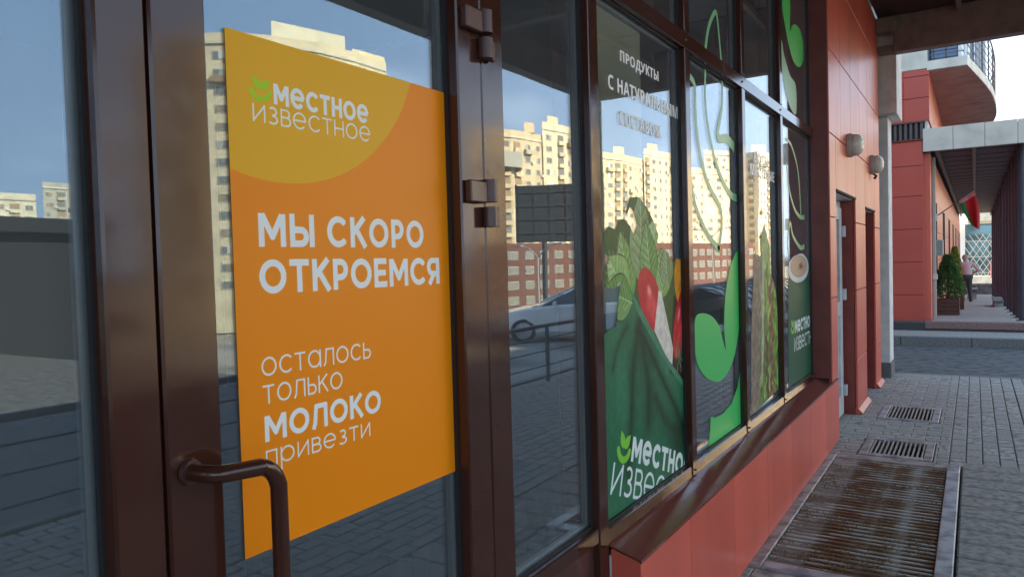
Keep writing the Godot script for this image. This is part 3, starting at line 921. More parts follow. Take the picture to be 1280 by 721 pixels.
func build_shop() -> void:
	var shop := thing("shop_building", "shop front with brown glazed frames, red cladding panels and a brown canopy", "building", Vector3(0, 0, -3))
	# doors and the jambs round them
	var left := door_leaf(shop, 0.28, -0.6275, 0.095, 0.0755)
	var right := door_leaf(shop, -0.6325, -1.4835, 0.0945, 0.0945)
	for y in [1.60, 2.005, 0.42]:
		hinge(right, y)
	# bow handle: a painted tube standing off the stile
	var path := []
	for p in [[FRONT - 0.004, 1.150, -0.668], [FRONT + 0.030, 1.150, -0.672], [FRONT + 0.055, 1.1495, -0.686]]:
		path.append(Vector3(p[0], p[1], p[2]))
	for i in 9:
		var a := PI / 2 * i / 8.0
		path.append(Vector3(0.112, 1.103 + 0.046 * cos(a), -0.732 - 0.042 * sin(a)))
	path.append(Vector3(0.112, 0.95, -0.774))
	path.append(Vector3(0.112, 0.72, -0.774))
	for i in range(1, 9):
		var a := PI / 2 * i / 8.0
		path.append(Vector3(0.112, 0.72 - 0.046 * sin(a), -0.774 + 0.042 * (1 - cos(a))))
	path.append(Vector3(FRONT + 0.055, 0.6735, -0.686))
	path.append(Vector3(FRONT - 0.004, 0.673, -0.668))
	var hp := PackedVector3Array(path)
	var fine := []
	for k in hp.size() - 1:
		for i in 4:
			fine.append(hp[k].cubic_interpolate(hp[k + 1], hp[maxi(k - 1, 0)], hp[mini(k + 2, hp.size() - 1)], i / 4.0))
	fine.append(hp[-1])
	var handle := put("handle", tube(fine, [0.0135], 18), M.frame_brown, right, -origin_of(right))
	for y in [1.150, 0.673]:
		put("rosette", tube([Vector3(FRONT, y, -0.668), Vector3(FRONT + 0.006, y, -0.669)], [0.021, 0.019], 20), M.frame_dull, handle, Vector3.ZERO)
	bx("jamb", Vector3(-0.05, 0.0, 0.38), Vector3(FRONT - 0.004, 2.33, 0.285), M.frame_brown, shop, 0.004)
	bx("jamb", Vector3(-0.05, 0.0, -1.489), Vector3(FRONT - 0.003, 2.33, -1.588), M.frame_brown, shop, 0.004)
	bx("door_stop", Vector3(-0.06, 0.0, -0.60), Vector3(-0.031, 2.30, -0.66), M.gasket, shop, 0.0)
	bx("door_stop", Vector3(-0.06, 0.0, -1.47), Vector3(-0.031, 2.30, -1.50), M.gasket, shop, 0.0)
	bx("threshold", Vector3(-0.10, 0.0, 0.28), Vector3(0.06, 0.018, -1.489), M.frame_dull, shop, 0.002)
	# transom, mullions and the window grid
	bx("transom", Vector3(-0.05, 2.335, 0.38), Vector3(FRONT - 0.006, 2.40, -5.868), M.frame_brown, shop, 0.003)
	var mull := [[-2.09, -2.157], [-3.0, -3.06], [-3.885, -3.945], [-4.775, -4.835]]
	for m in mull:
		bx("mullion", Vector3(-0.10, 0.02 if m[0] > -2.1 else 0.535, m[0]), Vector3(FRONT - 0.004, 2.334, m[1]), M.frame_brown, shop, 0.003)
		bx("mullion", Vector3(-0.10, 2.401, m[0]), Vector3(FRONT - 0.004, 3.70, m[1]), M.frame_brown, shop, 0.003)
		bolt_head(shop, Vector3(FRONT - 0.006, 2.366, m[0] - 0.012))
		if m[0] < -2.1:
			bolt_head(shop, Vector3(FRONT - 0.004, 0.556, m[0] - 0.03))
	bx("mullion", Vector3(-0.10, 2.401, -1.489), Vector3(FRONT - 0.004, 3.70, -1.588), M.frame_brown, shop, 0.003)
	bx("mullion", Vector3(-0.10, 2.401, -0.60), Vector3(FRONT - 0.004, 3.70, -0.66), M.frame_brown, shop, 0.003)
	bx("head_rail", Vector3(-0.10, 3.70, 0.38), Vector3(FRONT - 0.006, 3.78, -5.868), M.frame_brown, shop, 0.003)
	var bays := [[-1.588, -2.09, 0.605], [-2.157, -3.0, 0.578], [-3.06, -3.885, 0.578], [-3.945, -4.775, 0.578], [-4.835, -5.868, 0.578]]
	for b in bays:
		var wn := sub("window", shop)
		wn.position = Vector3(0, b[2], (b[0] + b[1]) * 0.5) - origin_of(shop)
		pane(wn, b[0], b[1], b[2], 2.334)
		bx("window_rail", Vector3(-0.05, b[2] - 0.048, b[0]), Vector3(FRONT - 0.008, b[2], b[1]), M.frame_brown, wn, 0.003)
	for b in [[0.38, -0.60], [-0.66, -1.489], [-1.588, -2.09], [-2.157, -3.0], [-3.06, -3.885], [-3.945, -4.775], [-4.835, -5.868]]:
		var wn := sub("fanlight", shop)
		wn.position = Vector3(0, 2.40, (b[0] + b[1]) * 0.5) - origin_of(shop)
		pane(wn, b[0], b[1], 2.401, 3.70)
	# brown panel under the side light
	bx("kick_panel", Vector3(-0.04, 0.02, -1.588), Vector3(0.012, 0.555, -2.09), M.frame_dull, shop, 0.002)
	# sloped sill, one length to each window, and the red panels below it
	var sill := [-2.155, -3.03, -3.915, -4.805, -5.868]
	for k in 4:
		var pts := PackedVector2Array([Vector2(0.028, 0.533), Vector2(0.147, 0.499), Vector2(0.147, 0.488), Vector2(0.1435, 0.488), Vector2(0.1435, 0.495), Vector2(0.028, 0.528)])
		put("sill", pull(pts, Vector3.RIGHT, Vector3.UP, Vector3(0, 0, sill[k + 1] - sill[k] + 0.003)), M.sill_brown, shop, Vector3(0, 0, sill[k]) - origin_of(shop))
	bx("sill", Vector3(0.06, 0.486, -5.905), Vector3(0.146, 0.498, -6.20), M.sill_brown, shop, 0.001)
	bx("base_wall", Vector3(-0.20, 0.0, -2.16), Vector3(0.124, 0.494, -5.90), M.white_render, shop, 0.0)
	var zb := [-2.162, -2.645, -3.24, -3.85, -4.445, -5.04, -5.64, -6.198]
	for k in 7:
		bx("cladding_panel", Vector3(0.126, 0.012, zb[k] - 0.002), Vector3(0.142, 0.487, zb[k + 1] + 0.002), M["red_%d" % (k % 3)], shop, 0.002)
	put("cladding_panel", pull(PackedVector2Array([Vector2(0.041, 0.012), Vector2(0.142, 0.012), Vector2(0.142, 0.490), Vector2(0.041, 0.518)]), Vector3.RIGHT, Vector3.UP, Vector3(0, 0, -0.0035)), M.red_1, shop, Vector3(0, 0, -2.1585) - origin_of(shop))
	# end reveal of the glazing and the clad wall beyond it
	mat("reveal_brown", lin(0.18, 0.036, 0.026), 0.42, {"tex": noise_tex(3, 0.008, [[0.0, 0.80], [0.45, 0.93], [1.0, 1.0]], 5), "scale": 1.0})
	bx("reveal", Vector3(-0.20, 0.535, -5.872), Vector3(0.138, 4.08, -5.90), M.reveal_brown, shop, 0.002)
	bx("corner_trim", Vector3(0.1395, 0.50, -5.874), Vector3(0.146, 4.08, -5.886), M.red_2, shop, 0.001)
	# backing with two door openings
	for r in [[-5.902, -6.20, 0.0, 4.08], [-7.30, -8.0, 0.0, 4.08], [-8.80, -9.28, 0.0, 4.08], [-6.20, -7.30, 1.965, 4.08], [-8.0, -8.80, 1.92, 4.08]]:
		bx("wall_core", Vector3(-0.25, r[2], r[0]), Vector3(0.118, r[3], r[1]), M.joint, shop, 0.0)
	var ys := [0.03, 0.50, 1.133, 1.746, 2.373, 3.0, 3.62, 4.06]
	var zt := [-5.888, -6.47, -7.05, -7.63, -8.22, -8.80, -9.285]
	var tone := 0
	for r in ys.size() - 1:
		var y0: float = ys[r]
		var y1: float = ys[r + 1]
		var cells := []
		if y0 > 2.0:
			for k in 6:
				cells.append([zt[k], zt[k + 1], y0, y1])
		else:
			cells.append([-5.888, -6.196, y0, y1])
			cells.append([-7.304, -7.996, y0, y1])
			cells.append([-8.804, -9.285, y0, y1])
			if y1 > 2.0:
				cells.append([-6.199, -7.301, 1.968, y1])
				cells.append([-7.999, -8.801, 1.923, y1])
		for c in cells:
			if c[0] == -5.888 and c[3] <= 0.51:
				continue
			tone += 1
			bx("cladding_panel", Vector3(0.12, c[2] + 0.003, c[0] - 0.002), Vector3(0.14, c[3] - 0.003, c[1] + 0.002), M["red_%d" % (tone % 3)], shop, 0.003)
	for f in [[-7.304, -7.996], [-8.804, -9.285]]:
		var pts := PackedVector2Array([Vector2(0.10, 0.05), Vector2(0.146, 0.05), Vector2(0.178, 0.012), Vector2(0.178, 0.004), Vector2(0.10, 0.004)])
		put("drip_flashing", pull(pts, Vector3.RIGHT, Vector3.UP, Vector3(0, 0, f[1] - f[0])), M.red_1, shop, Vector3(0, 0, f[0]) - origin_of(shop))
	# reveals of the two side doors
	for o in [[-6.20, -7.30, 1.965], [-8.0, -8.80, 1.92]]:
		bx("door_reveal", Vector3(-0.20, 0.0, o[1] + 0.018), Vector3(0.117, o[2] - 0.02, o[1]), M.red_reveal, shop, 0.0)
		bx("door_reveal", Vector3(-0.20, 0.0, o[0]), Vector3(0.117, o[2] - 0.02, o[0] - 0.018), M.red_reveal, shop, 0.0)
		bx("door_reveal", Vector3(-0.20, o[2] - 0.018, o[0] - 0.018), Vector3(0.117, o[2], o[1] + 0.018), M.white_upvc, shop, 0.0)
		bx("lintel_trim", Vector3(0.119, o[2] - 0.012, o[0] - 0.004), Vector3(0.1475, o[2] + 0.006, o[1] + 0.004), M.joint, shop, 0.001)
	# the white glazed side door, and the red one after it
	var wd := sub("side_door", shop)
	wd.position = Vector3(0.005, 0.0, -6.75) - origin_of(shop)
	for z in [[-6.219, -6.275], [-7.225, -7.281]]:
		bx("door_frame", Vector3(-0.045, 0.01, z[0]), Vector3(0.015, 1.945, z[1]), M.white_upvc, wd, 0.003)
	bx("door_frame", Vector3(-0.045, 1.885, -6.276), Vector3(0.015, 1.945, -7.224), M.white_upvc, wd, 0.003)
	for z in [[-6.28, -6.39], [-7.11, -7.22]]:
		bx("stile", Vector3(-0.035, 0.02, z[0]), Vector3(0.033, 1.88, z[1]), M.white_upvc, wd, 0.004)
	for y in [[0.02, 0.20], [0.92, 1.04], [1.77, 1.88]]:
		bx("rail", Vector3(-0.035, y[0], -6.391), Vector3(0.032, y[1], -7.109), M.white_upvc, wd, 0.003)
	bx("glass", Vector3(-0.015, 1.041, -6.391), Vector3(0.005, 1.769, -7.109), M.flats_glass, wd, 0.0)
	bx("door_panel", Vector3(-0.015, 0.201, -6.391), Vector3(0.010, 0.919, -7.109), M.white_upvc, wd, 0.002)
	for y in [0.18, 1.05, 1.62]:
		bx("hinge", Vector3(0.033, y, -7.205), Vector3(0.063, y + 0.10, -7.255), M.white_upvc, wd, 0.004)
	var rd := sub("side_door", shop)
	rd.position = Vector3(-0.06, 0.0, -8.40) - origin_of(shop)
	bx("door_panel", Vector3(-0.10, 0.01, -8.02), Vector3(-0.06, 1.90, -8.78), M.red_reveal, rd, 0.004)
	bx("handle", Vector3(-0.058, 0.98, -8.10), Vector3(-0.02, 1.02, -8.22), M.bolt, rd, 0.006)
	# white corner pier and the projecting upper storey
	bx("corner_pier", Vector3(-0.30, 0.175, -9.62), Vector3(0.205, 3.05, -10.02), M.white_render, shop, 0.006)
	bx("pier_plinth", Vector3(-0.30, 0.0, -9.61), Vector3(0.215, 0.173, -10.03), M.plinth_grey, shop, 0.006)
	bx("upper_storey", Vector3(-0.30, 3.052, -9.42), Vector3(0.315, 6.0, -10.10), M.white_render, shop, 0.004)
	bx("upper_wall", Vector3(-0.30, 4.30, 6.0), Vector3(0.10, 6.0, -9.41), M.white_render, shop, 0.0)
	bx("back_wall", Vector3(-12.0, -0.4, 6.0), Vector3(-11.8, 6.0, -10.10), M.white_render, shop, 0.0)
	bx("roof", Vector3(-11.79, 5.8, 6.0), Vector3(-0.31, 6.0, -10.10), M.concrete, shop, 0.0)
	bx("end_wall", Vector3(-11.79, -0.4, -9.86), Vector3(-0.31, 5.79, -10.09), M.white_render, shop, 0.0)
	bx("end_wall", Vector3(-11.79, -0.4, 5.8), Vector3(-0.31, 5.79, 6.0), M.white_render, shop, 0.0)
	for k in 5:
		bx("cladding_panel", Vector3(-0.25, 0.02, 0.382 + k * 1.12), Vector3(0.02, 4.08, 1.496 + k * 1.12), M["red_%d" % (k % 3)], shop, 0.004)
	# room behind the glass
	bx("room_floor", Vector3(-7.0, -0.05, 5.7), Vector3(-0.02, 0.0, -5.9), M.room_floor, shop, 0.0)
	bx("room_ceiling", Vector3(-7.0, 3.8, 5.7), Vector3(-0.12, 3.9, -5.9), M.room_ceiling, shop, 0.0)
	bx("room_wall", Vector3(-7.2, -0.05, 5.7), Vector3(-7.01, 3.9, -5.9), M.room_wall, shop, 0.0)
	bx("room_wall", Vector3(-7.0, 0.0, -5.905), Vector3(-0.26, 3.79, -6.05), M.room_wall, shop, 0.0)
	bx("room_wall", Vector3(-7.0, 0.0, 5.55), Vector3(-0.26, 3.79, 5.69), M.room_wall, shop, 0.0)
	# canopy
	var beam: Material = M.canopy_brown
	bx("canopy_beam", Vector3(3.34, 3.69, 6.0), Vector3(3.50, 4.09, -9.24), beam, shop, 0.006)
	bx("canopy_beam", Vector3(0.30, 3.69, -9.245), Vector3(3.50, 4.09, -9.40), beam, shop, 0.006)
	bx("beam_bracket", Vector3(0.141, 3.90, -9.10), Vector3(0.34, 4.05, -9.244), beam, shop, 0.006)
	bx("beam_bracket", Vector3(0.141, 3.70, -9.26), Vector3(0.299, 3.78, -9.39), beam, shop, 0.004)
	for z in [4.0, 1.4, -1.2, -3.8, -6.4]:
		bx("canopy_beam", Vector3(0.141, 3.88, z), Vector3(3.339, 4.088, z - 0.12), beam, shop, 0.004)
	for k in 24:
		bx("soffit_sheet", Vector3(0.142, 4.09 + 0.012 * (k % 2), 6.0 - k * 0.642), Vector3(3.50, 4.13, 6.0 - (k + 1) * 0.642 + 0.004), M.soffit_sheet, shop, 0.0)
	for x in [0.9, 1.7, 2.5]:
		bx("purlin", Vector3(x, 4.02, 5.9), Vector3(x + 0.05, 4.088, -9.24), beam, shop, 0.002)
	for z in [-9.23, 3.0]:
		bx("canopy_post", Vector3(3.33, 0.0, z), Vector3(3.51, 3.688, z - 0.18), M.vinyl_olive, shop, 0.006)

func build_room_things() -> void:
	# what can be made out behind the door glass and the panes
	var t := thing("display_table", "dark steel display table standing inside behind the right door", "table", Vector3(-1.1, 0, -2.4))
	bx("table_top", Vector3(-1.55, 0.42, -1.95), Vector3(-0.62, 0.50, -3.0), M.room_steel, t, 0.004)
	for p in [[-0.68, -2.0], [-0.68, -2.93], [-1.49, -2.0], [-1.49, -2.93]]:
		bx("leg", Vector3(p[0] - 0.05, 0.0, p[1] + 0.05), Vector3(p[0] + 0.05, 0.42, p[1] - 0.05), M.room_steel, t, 0.004)
	bx("brace", Vector3(-0.70, 0.20, -2.06), Vector3(-0.66, 0.25, -2.87), M.room_steel, t, 0.003)
	var b := thing("notice_board", "olive board standing inside behind the window lettering", "board", Vector3(-0.5, 0, -3.4))
	bx("board_face", Vector3(-0.50, 1.2, -3.12), Vector3(-0.46, 3.2, -3.74), M.room_olive, b, 0.004)
	for z in [-3.16, -3.66]:
		bx("leg", Vector3(-0.53, 0.0, z), Vector3(-0.505, 1.9, z - 0.04), M.room_steel, b, 0.002)
	var c := thing("carton", "brown carton on the floor behind the left door glass", "box", Vector3(-1.3, 0, -0.9))
	bx("carton_body", Vector3(-1.6, 0.0, -0.6), Vector3(-1.0, 0.55, -1.15), M.card, c, 0.006)
	for s in [0, 1]:
		bx("flap", Vector3(-1.6 + 0.305 * s, 0.552, -0.6), Vector3(-1.305 + 0.305 * s, 0.558, -1.15), M.card, c, 0.001)

# ---------------------------------------------------------------- vinyl on the glass
func cut(called: String, pts: PackedVector2Array, m: Material, label: String, box := Rect2(), x := 0.0) -> MeshInstance3D:
	var o := put(called, pull(pts, Vector3(0, 0, -1), Vector3.UP, Vector3(0.0006, 0, 0), box), m, self, Vector3(0.0005 + x, 0, 0))
	o.name = numbered(called)
	tag(o, label, "sticker")
	return o

func words(parent: Node3D, text: String, left: float, base: float, high: float, wide: float, m: Material) -> void:
	var font := SystemFont.new()
	font.font_names = PackedStringArray(["Droid Sans"])
	font.font_weight = 700
	var t := TextMesh.new()
	t.text = text
	t.font = font
	t.font_size = 64
	t.pixel_size = 0.01
	t.depth = 0.01
	t.horizontal_alignment = HORIZONTAL_ALIGNMENT_LEFT
	t.vertical_alignment = VERTICAL_ALIGNMENT_BOTTOM
	var bb := t.get_aabb()
	var o := put("lettering", t, m, parent)
	var sy := high / bb.size.y
	var sx := wide / bb.size.x
	o.transform = Transform3D(Basis(Vector3(0, 0, -sx), Vector3(0, sy, 0), Vector3(0.06, 0, 0)), Vector3.ZERO)
	o.position = Vector3(0.0009, base - bb.position.y * sy, -left + bb.position.x * sx) - origin_of(parent)

func build_stickers() -> void:
	var poster := put("poster", pull(flat_list([0.790, 0.964, 1.387, 0.964, 1.387, 1.857, 0.790, 1.857]), Vector3(0, 0, -1), Vector3.UP, Vector3(0.0006, 0, 0)), print_poster(), self, Vector3(0.0005, 0, 0))
	tag(poster, "orange poster with white lettering and a yellow circle on the door glass", "poster")
	cut("window_film", flat_list(BASKET), print_basket(), "large window print of vegetables wrapped in dark green cloth", Rect2(2.19, 0.56, 0.845, 1.14))
	cut("window_film", flat_list(SANDWICH), print_sandwich(), "window print of a sandwich with lettuce and ham", Rect2(4.09, 0.57, 0.69, 1.09))
	cut("window_film", flat_list(COFFEE), print_coffee(), "dark green window print with a cup of coffee", Rect2(5.05, 0.57, 0.805, 0.905))
	cut("vinyl_leaf", smooth_line(flat_list(SPROUT), 4, true), M.vinyl_green, "large bright green two-leaf shape low on the window between vegetables and sandwich")
	cut("vinyl_leaf", flat_list(HOOK), M.vinyl_green, "bright green curved shape in the lower corner under the two-leaf shape")
	cut("vinyl_leaf", smooth_line(flat_list(LEAF_A), 4, true), M.vinyl_green, "bright green leaf hanging from the top of the last upper pane")
	cut("vinyl_leaf", smooth_line(flat_list(LEAF_B), 4, true), M.vinyl_pale, "pale green curved leaf just above the transom in the last upper pane")
	var lines := [[LINE_A, 0.030, 0.034, "thin green outline running down nearest the vegetable print's window edge"], [LINE_B, 0.020, 0.040, "green outline sweeping down to the mullion in the tallest line of the middle pane"], [LINE_C, 0.022, 0.055, "green outline ending in a hooked curl at the mullion"], [LINE_D, 0.026, 0.034, "short green outline slanting down at the edge of the brick reflection"], [LINE_E, 0.030, 0.020, "pointed green arch outline in the upper pane above the transom"], [LINE_F, 0.018, 0.030, "thin green outline arching at the top of the last lower pane"], [LINE_G, 0.020, 0.035, "green outline curving to the brown reveal below the arching one"], [LINE_H, 0.022, 0.035, "pointed green outline just above the coffee cup print"]]
	for l in lines:
		cut("vinyl_outline", ribbon(smooth_line(flat_list(l[0]), 6), l[1], l[2]), M.vinyl_pale, l[3])
	var t := thing("window_lettering", "white capital lettering in three lines above the vegetable print", "lettering", Vector3(0, 1.93, -2.7))
	words(t, "ПРОДУКТЫ", 2.412, 2.144, 0.050, 0.370, M.vinyl_white)
	words(t, "С НАТУРАЛЬНЫМ", 2.306, 2.040, 0.050, 0.690, M.vinyl_white)
	words(t, "СОСТАВОМ", 2.395, 1.932, 0.050, 0.395, M.vinyl_white)
	t = thing("window_lettering", "small white lettering in two lines above the sandwich print", "lettering", Vector3(0, 1.93, -4.5))
	words(t, "ВКУСЫ", 4.255, 1.992, 0.062, 0.325, M.vinyl_white)
	words(t, "МЕСТНЫЕ", 4.165, 1.915, 0.062, 0.575, M.vinyl_white)

# ---------------------------------------------------------------- ground
func sheet(called: String, m: Material, y: float, rects: Array, thick: float) -> Node3D:
	var o := setting(called)
	for r in rects:
		bx(called + "_slab", Vector3(r[0], y - thick, r[2]), Vector3(r[1], y, r[3]), m, o, 0.0)
	return o

func terrain_height(x: float, z: float) -> float:
	return -0.52 - 2.2 * smoothstep(22.0, 36.0, -z) - 6.5 * smoothstep(16.0, 42.0, x)

const PITS := [[0.19, 0.885, -3.55, -5.66], [0.375, 0.735, -5.895, -6.345], [0.365, 0.722, -7.255, -7.79]]

func build_ground() -> void:
	var g := setting("ground")
	var st := start()
	st.set_smooth_group(0)
	var xs := [-900.0, -300.0, -100.0, -40.0, -12.0, 0.0, 4.0, 8.0, 12.0, 16.0, 20.0, 24.0, 28.0, 32.0, 36.0, 42.0, 60.0, 100.0, 200.0, 400.0, 900.0]
	var zs := [400.0, 100.0, 30.0, 0.0, -10.0, -18.0, -22.0, -26.0, -30.0, -36.0, -60.0, -120.0, -250.0, -450.0, -900.0]
	for i in xs.size() - 1:
		for j in zs.size() - 1:
			var p := []
			for q in [[0, 0], [1, 0], [1, 1], [0, 1]]:
				var x: float = xs[i + q[0]]
				var z: float = zs[j + q[1]]
				p.append(Vector3(x, terrain_height(x, z), z))
			quad(st, p[0], p[1], p[2], p[3], Vector3.UP)
	put("terrain", st.commit(), M.far_ground, g)
	# raised pavement along the shop: bedding with three pits left open, pavers on top
	var pave := setting("pavement")
	var bxs := [-0.02, 0.19, 0.365, 0.375, 0.722, 0.735, 0.885, 3.60]
	var bzs := [6.0, -3.55, -5.66, -5.895, -6.345, -7.255, -7.79, -10.05]
	for i in bxs.size() - 1:
		for j in bzs.size() - 1:
			var cx: float = (bxs[i] + bxs[i + 1]) * 0.5
			var cz: float = (bzs[j] + bzs[j + 1]) * 0.5
			var open := false
			for p in PITS:
				open = open or (cx > p[0] and cx < p[1] and cz < p[2] and cz > p[3])
			if not open:
				bx("bedding", Vector3(bxs[i], -0.70, bzs[j]), Vector3(bxs[i + 1], -0.0275, bzs[j + 1]), M.bedding, pave, 0.0)
	for p in PITS:
		bx("pit_floor", Vector3(p[0], -0.60, p[2]), Vector3(p[1], -0.58, p[3]), M.pit, pave, 0.0)
	bx("edge_kerb", Vector3(3.602, -0.70, 6.0), Vector3(3.72, 0.02, -10.05), M.kerb_stone, pave, 0.01)
	bx("edge_kerb", Vector3(0.24, -0.70, -10.052), Vector3(3.72, 0.0, -10.15), M.kerb_stone, pave, 0.008)
	lay_pavers(pave)
	# drive between the two buildings
	var road := sheet("road", M.asphalt, -0.05, [[-14.0, 3.9, -10.152, -13.64]], 0.65)
	var street := sheet("street", M.asphalt, -0.50, [[3.73, 21.0, 60.0, -9.0]], 0.3)
	var kerb := setting("kerb")
	for k in 6:
		bx("kerb_stone", Vector3(-2.0 + k * 1.0, -0.6, -13.642), Vector3(-1.006 + k * 1.0, 0.10, -13.79), M.kerb_stone, kerb, 0.01)
	var apron := sheet("apron", M.slab, 0.092, [[-2.0, 3.99, -13.792, -14.80]], 0.6)

const FRAMES := [[0.112, 0.964, -3.466, -5.774], [0.312, 0.795, -5.822, -6.408], [0.302, 0.785, -7.182, -7.863]]

func clipped(list: Array) -> Array:
	# pavers cut to fit round the grate frames
	var todo := list
	for p in FRAMES:
		var next := []
		for r in todo:
			if r[1] <= p[0] or r[0] >= p[1] or r[3] >= p[2] or r[2] <= p[3]:
				next.append(r)
				continue
			if r[0] < p[0]:
				next.append([r[0], p[0], r[2], r[3], r[4]])
			if r[1] > p[1]:
				next.append([p[1], r[1], r[2], r[3], r[4]])
			var x0 := maxf(r[0], p[0])
			var x1 := minf(r[1], p[1])
			if r[2] > p[2]:
				next.append([x0, x1, r[2], p[2], r[4]])
			if r[3] < p[3]:
				next.append([x0, x1, p[3], r[3], r[4]])
		todo = next
	return todo.filter(func(r): return r[1] - r[0] > 0.012 and r[2] - r[3] > 0.012)

func lay_pavers(pave: Node3D) -> void:
	var list := []   # x0, x1, z0, z1 (z0 > z1), kind
	# slabs set across beside the large grate
	var z := -2.6
	while z > -5.76:
		list.append([0.968, 1.384, z, z - 0.190, 1])
		z -= 0.209
	# long courses along the facade
	for i in 22:
		var x := 1.394 + i * 0.100
		z = 0.0 - 0.104 * (i % 2)
		while z > -10.04:
			list.append([x, x + 0.0955, z, maxf(z - 0.197, -10.048), 0])
			z -= 0.208
	for i in 5:
		var x := 0.890 + i * 0.100
		z = -5.80 - 0.104 * (i % 2)
		while z > -10.04:
			list.append([x, x + 0.0955, z, maxf(z - 0.197, -10.048), 0])
			z -= 0.208
	# courses across, round the small grates
	var row := 0
	z = -5.77
	while z > -10.04:
		var x := 0.0 - 0.10 * (row % 2)
		while x < 0.88:
			list.append([maxf(x, 0.0), minf(x + 0.2, 0.886), z, maxf(z - 0.0925, -10.048), 0])
			x += 0.2035
		z -= 0.101
		row += 1
	# in front of the doors
	row = 0
	z = 3.0
	while z > -3.47:
		var x := 0.065 - 0.10 * (row % 2)
		while x < (1.38 if z > -2.59 else 0.96):
			list.append([maxf(x, 0.065), minf(x + 0.2, 1.39 if z > -2.59 else 0.962), z, z - 0.0925, 0])
			x += 0.2035
		z -= 0.101
		row += 1
	var eye := Vector3(1.05, 1.45, 0)
	var near := []
	for r in clipped(list):
		var c := Vector3((r[0] + r[1]) * 0.5, 0, (r[2] + r[3]) * 0.5)
		var seen := c.z < -3.0 and c.x < 1.05 - c.z * 0.042 + 0.1 and c.x > 0.14 and not (c.z > -6.2 and c.x < 0.14)
		near.append([(eye.distance_to(c) if seen else 1000.0 + eye.distance_to(c)), r])
	near.sort_custom(func(a, b): return a[0] < b[0])
	var rest := start()
	var g := RandomNumberGenerator.new()
	g.seed = 21
	for k in near.size():
		var r: Array = near[k][1]
		var lift := g.randf_range(-0.0022, 0.0012)
		var lo := Vector3(r[0], -0.032, r[3])
		var hi := Vector3(r[1], lift, r[2])
		if k < 300:
			var size := Vector3(r[1] - r[0], 0.036, r[2] - r[3])
			var o := put("paver", cbox(size, 0.009 if r[4] == 1 else 0.005), M.slab if r[4] == 1 else M["paver_%d" % (g.randi() % 4)], pave, Vector3((r[0] + r[1]) * 0.5, lift - 0.018, (r[2] + r[3]) * 0.5))
			o.rotation.y = g.randf_range(-0.006, 0.006)
		else:
			add_box(rest, lo, hi, 0.005)
	var more := put("far_pavers", rest.commit(), M.paver_0, pave)
	more.set_meta("kind", "stuff")

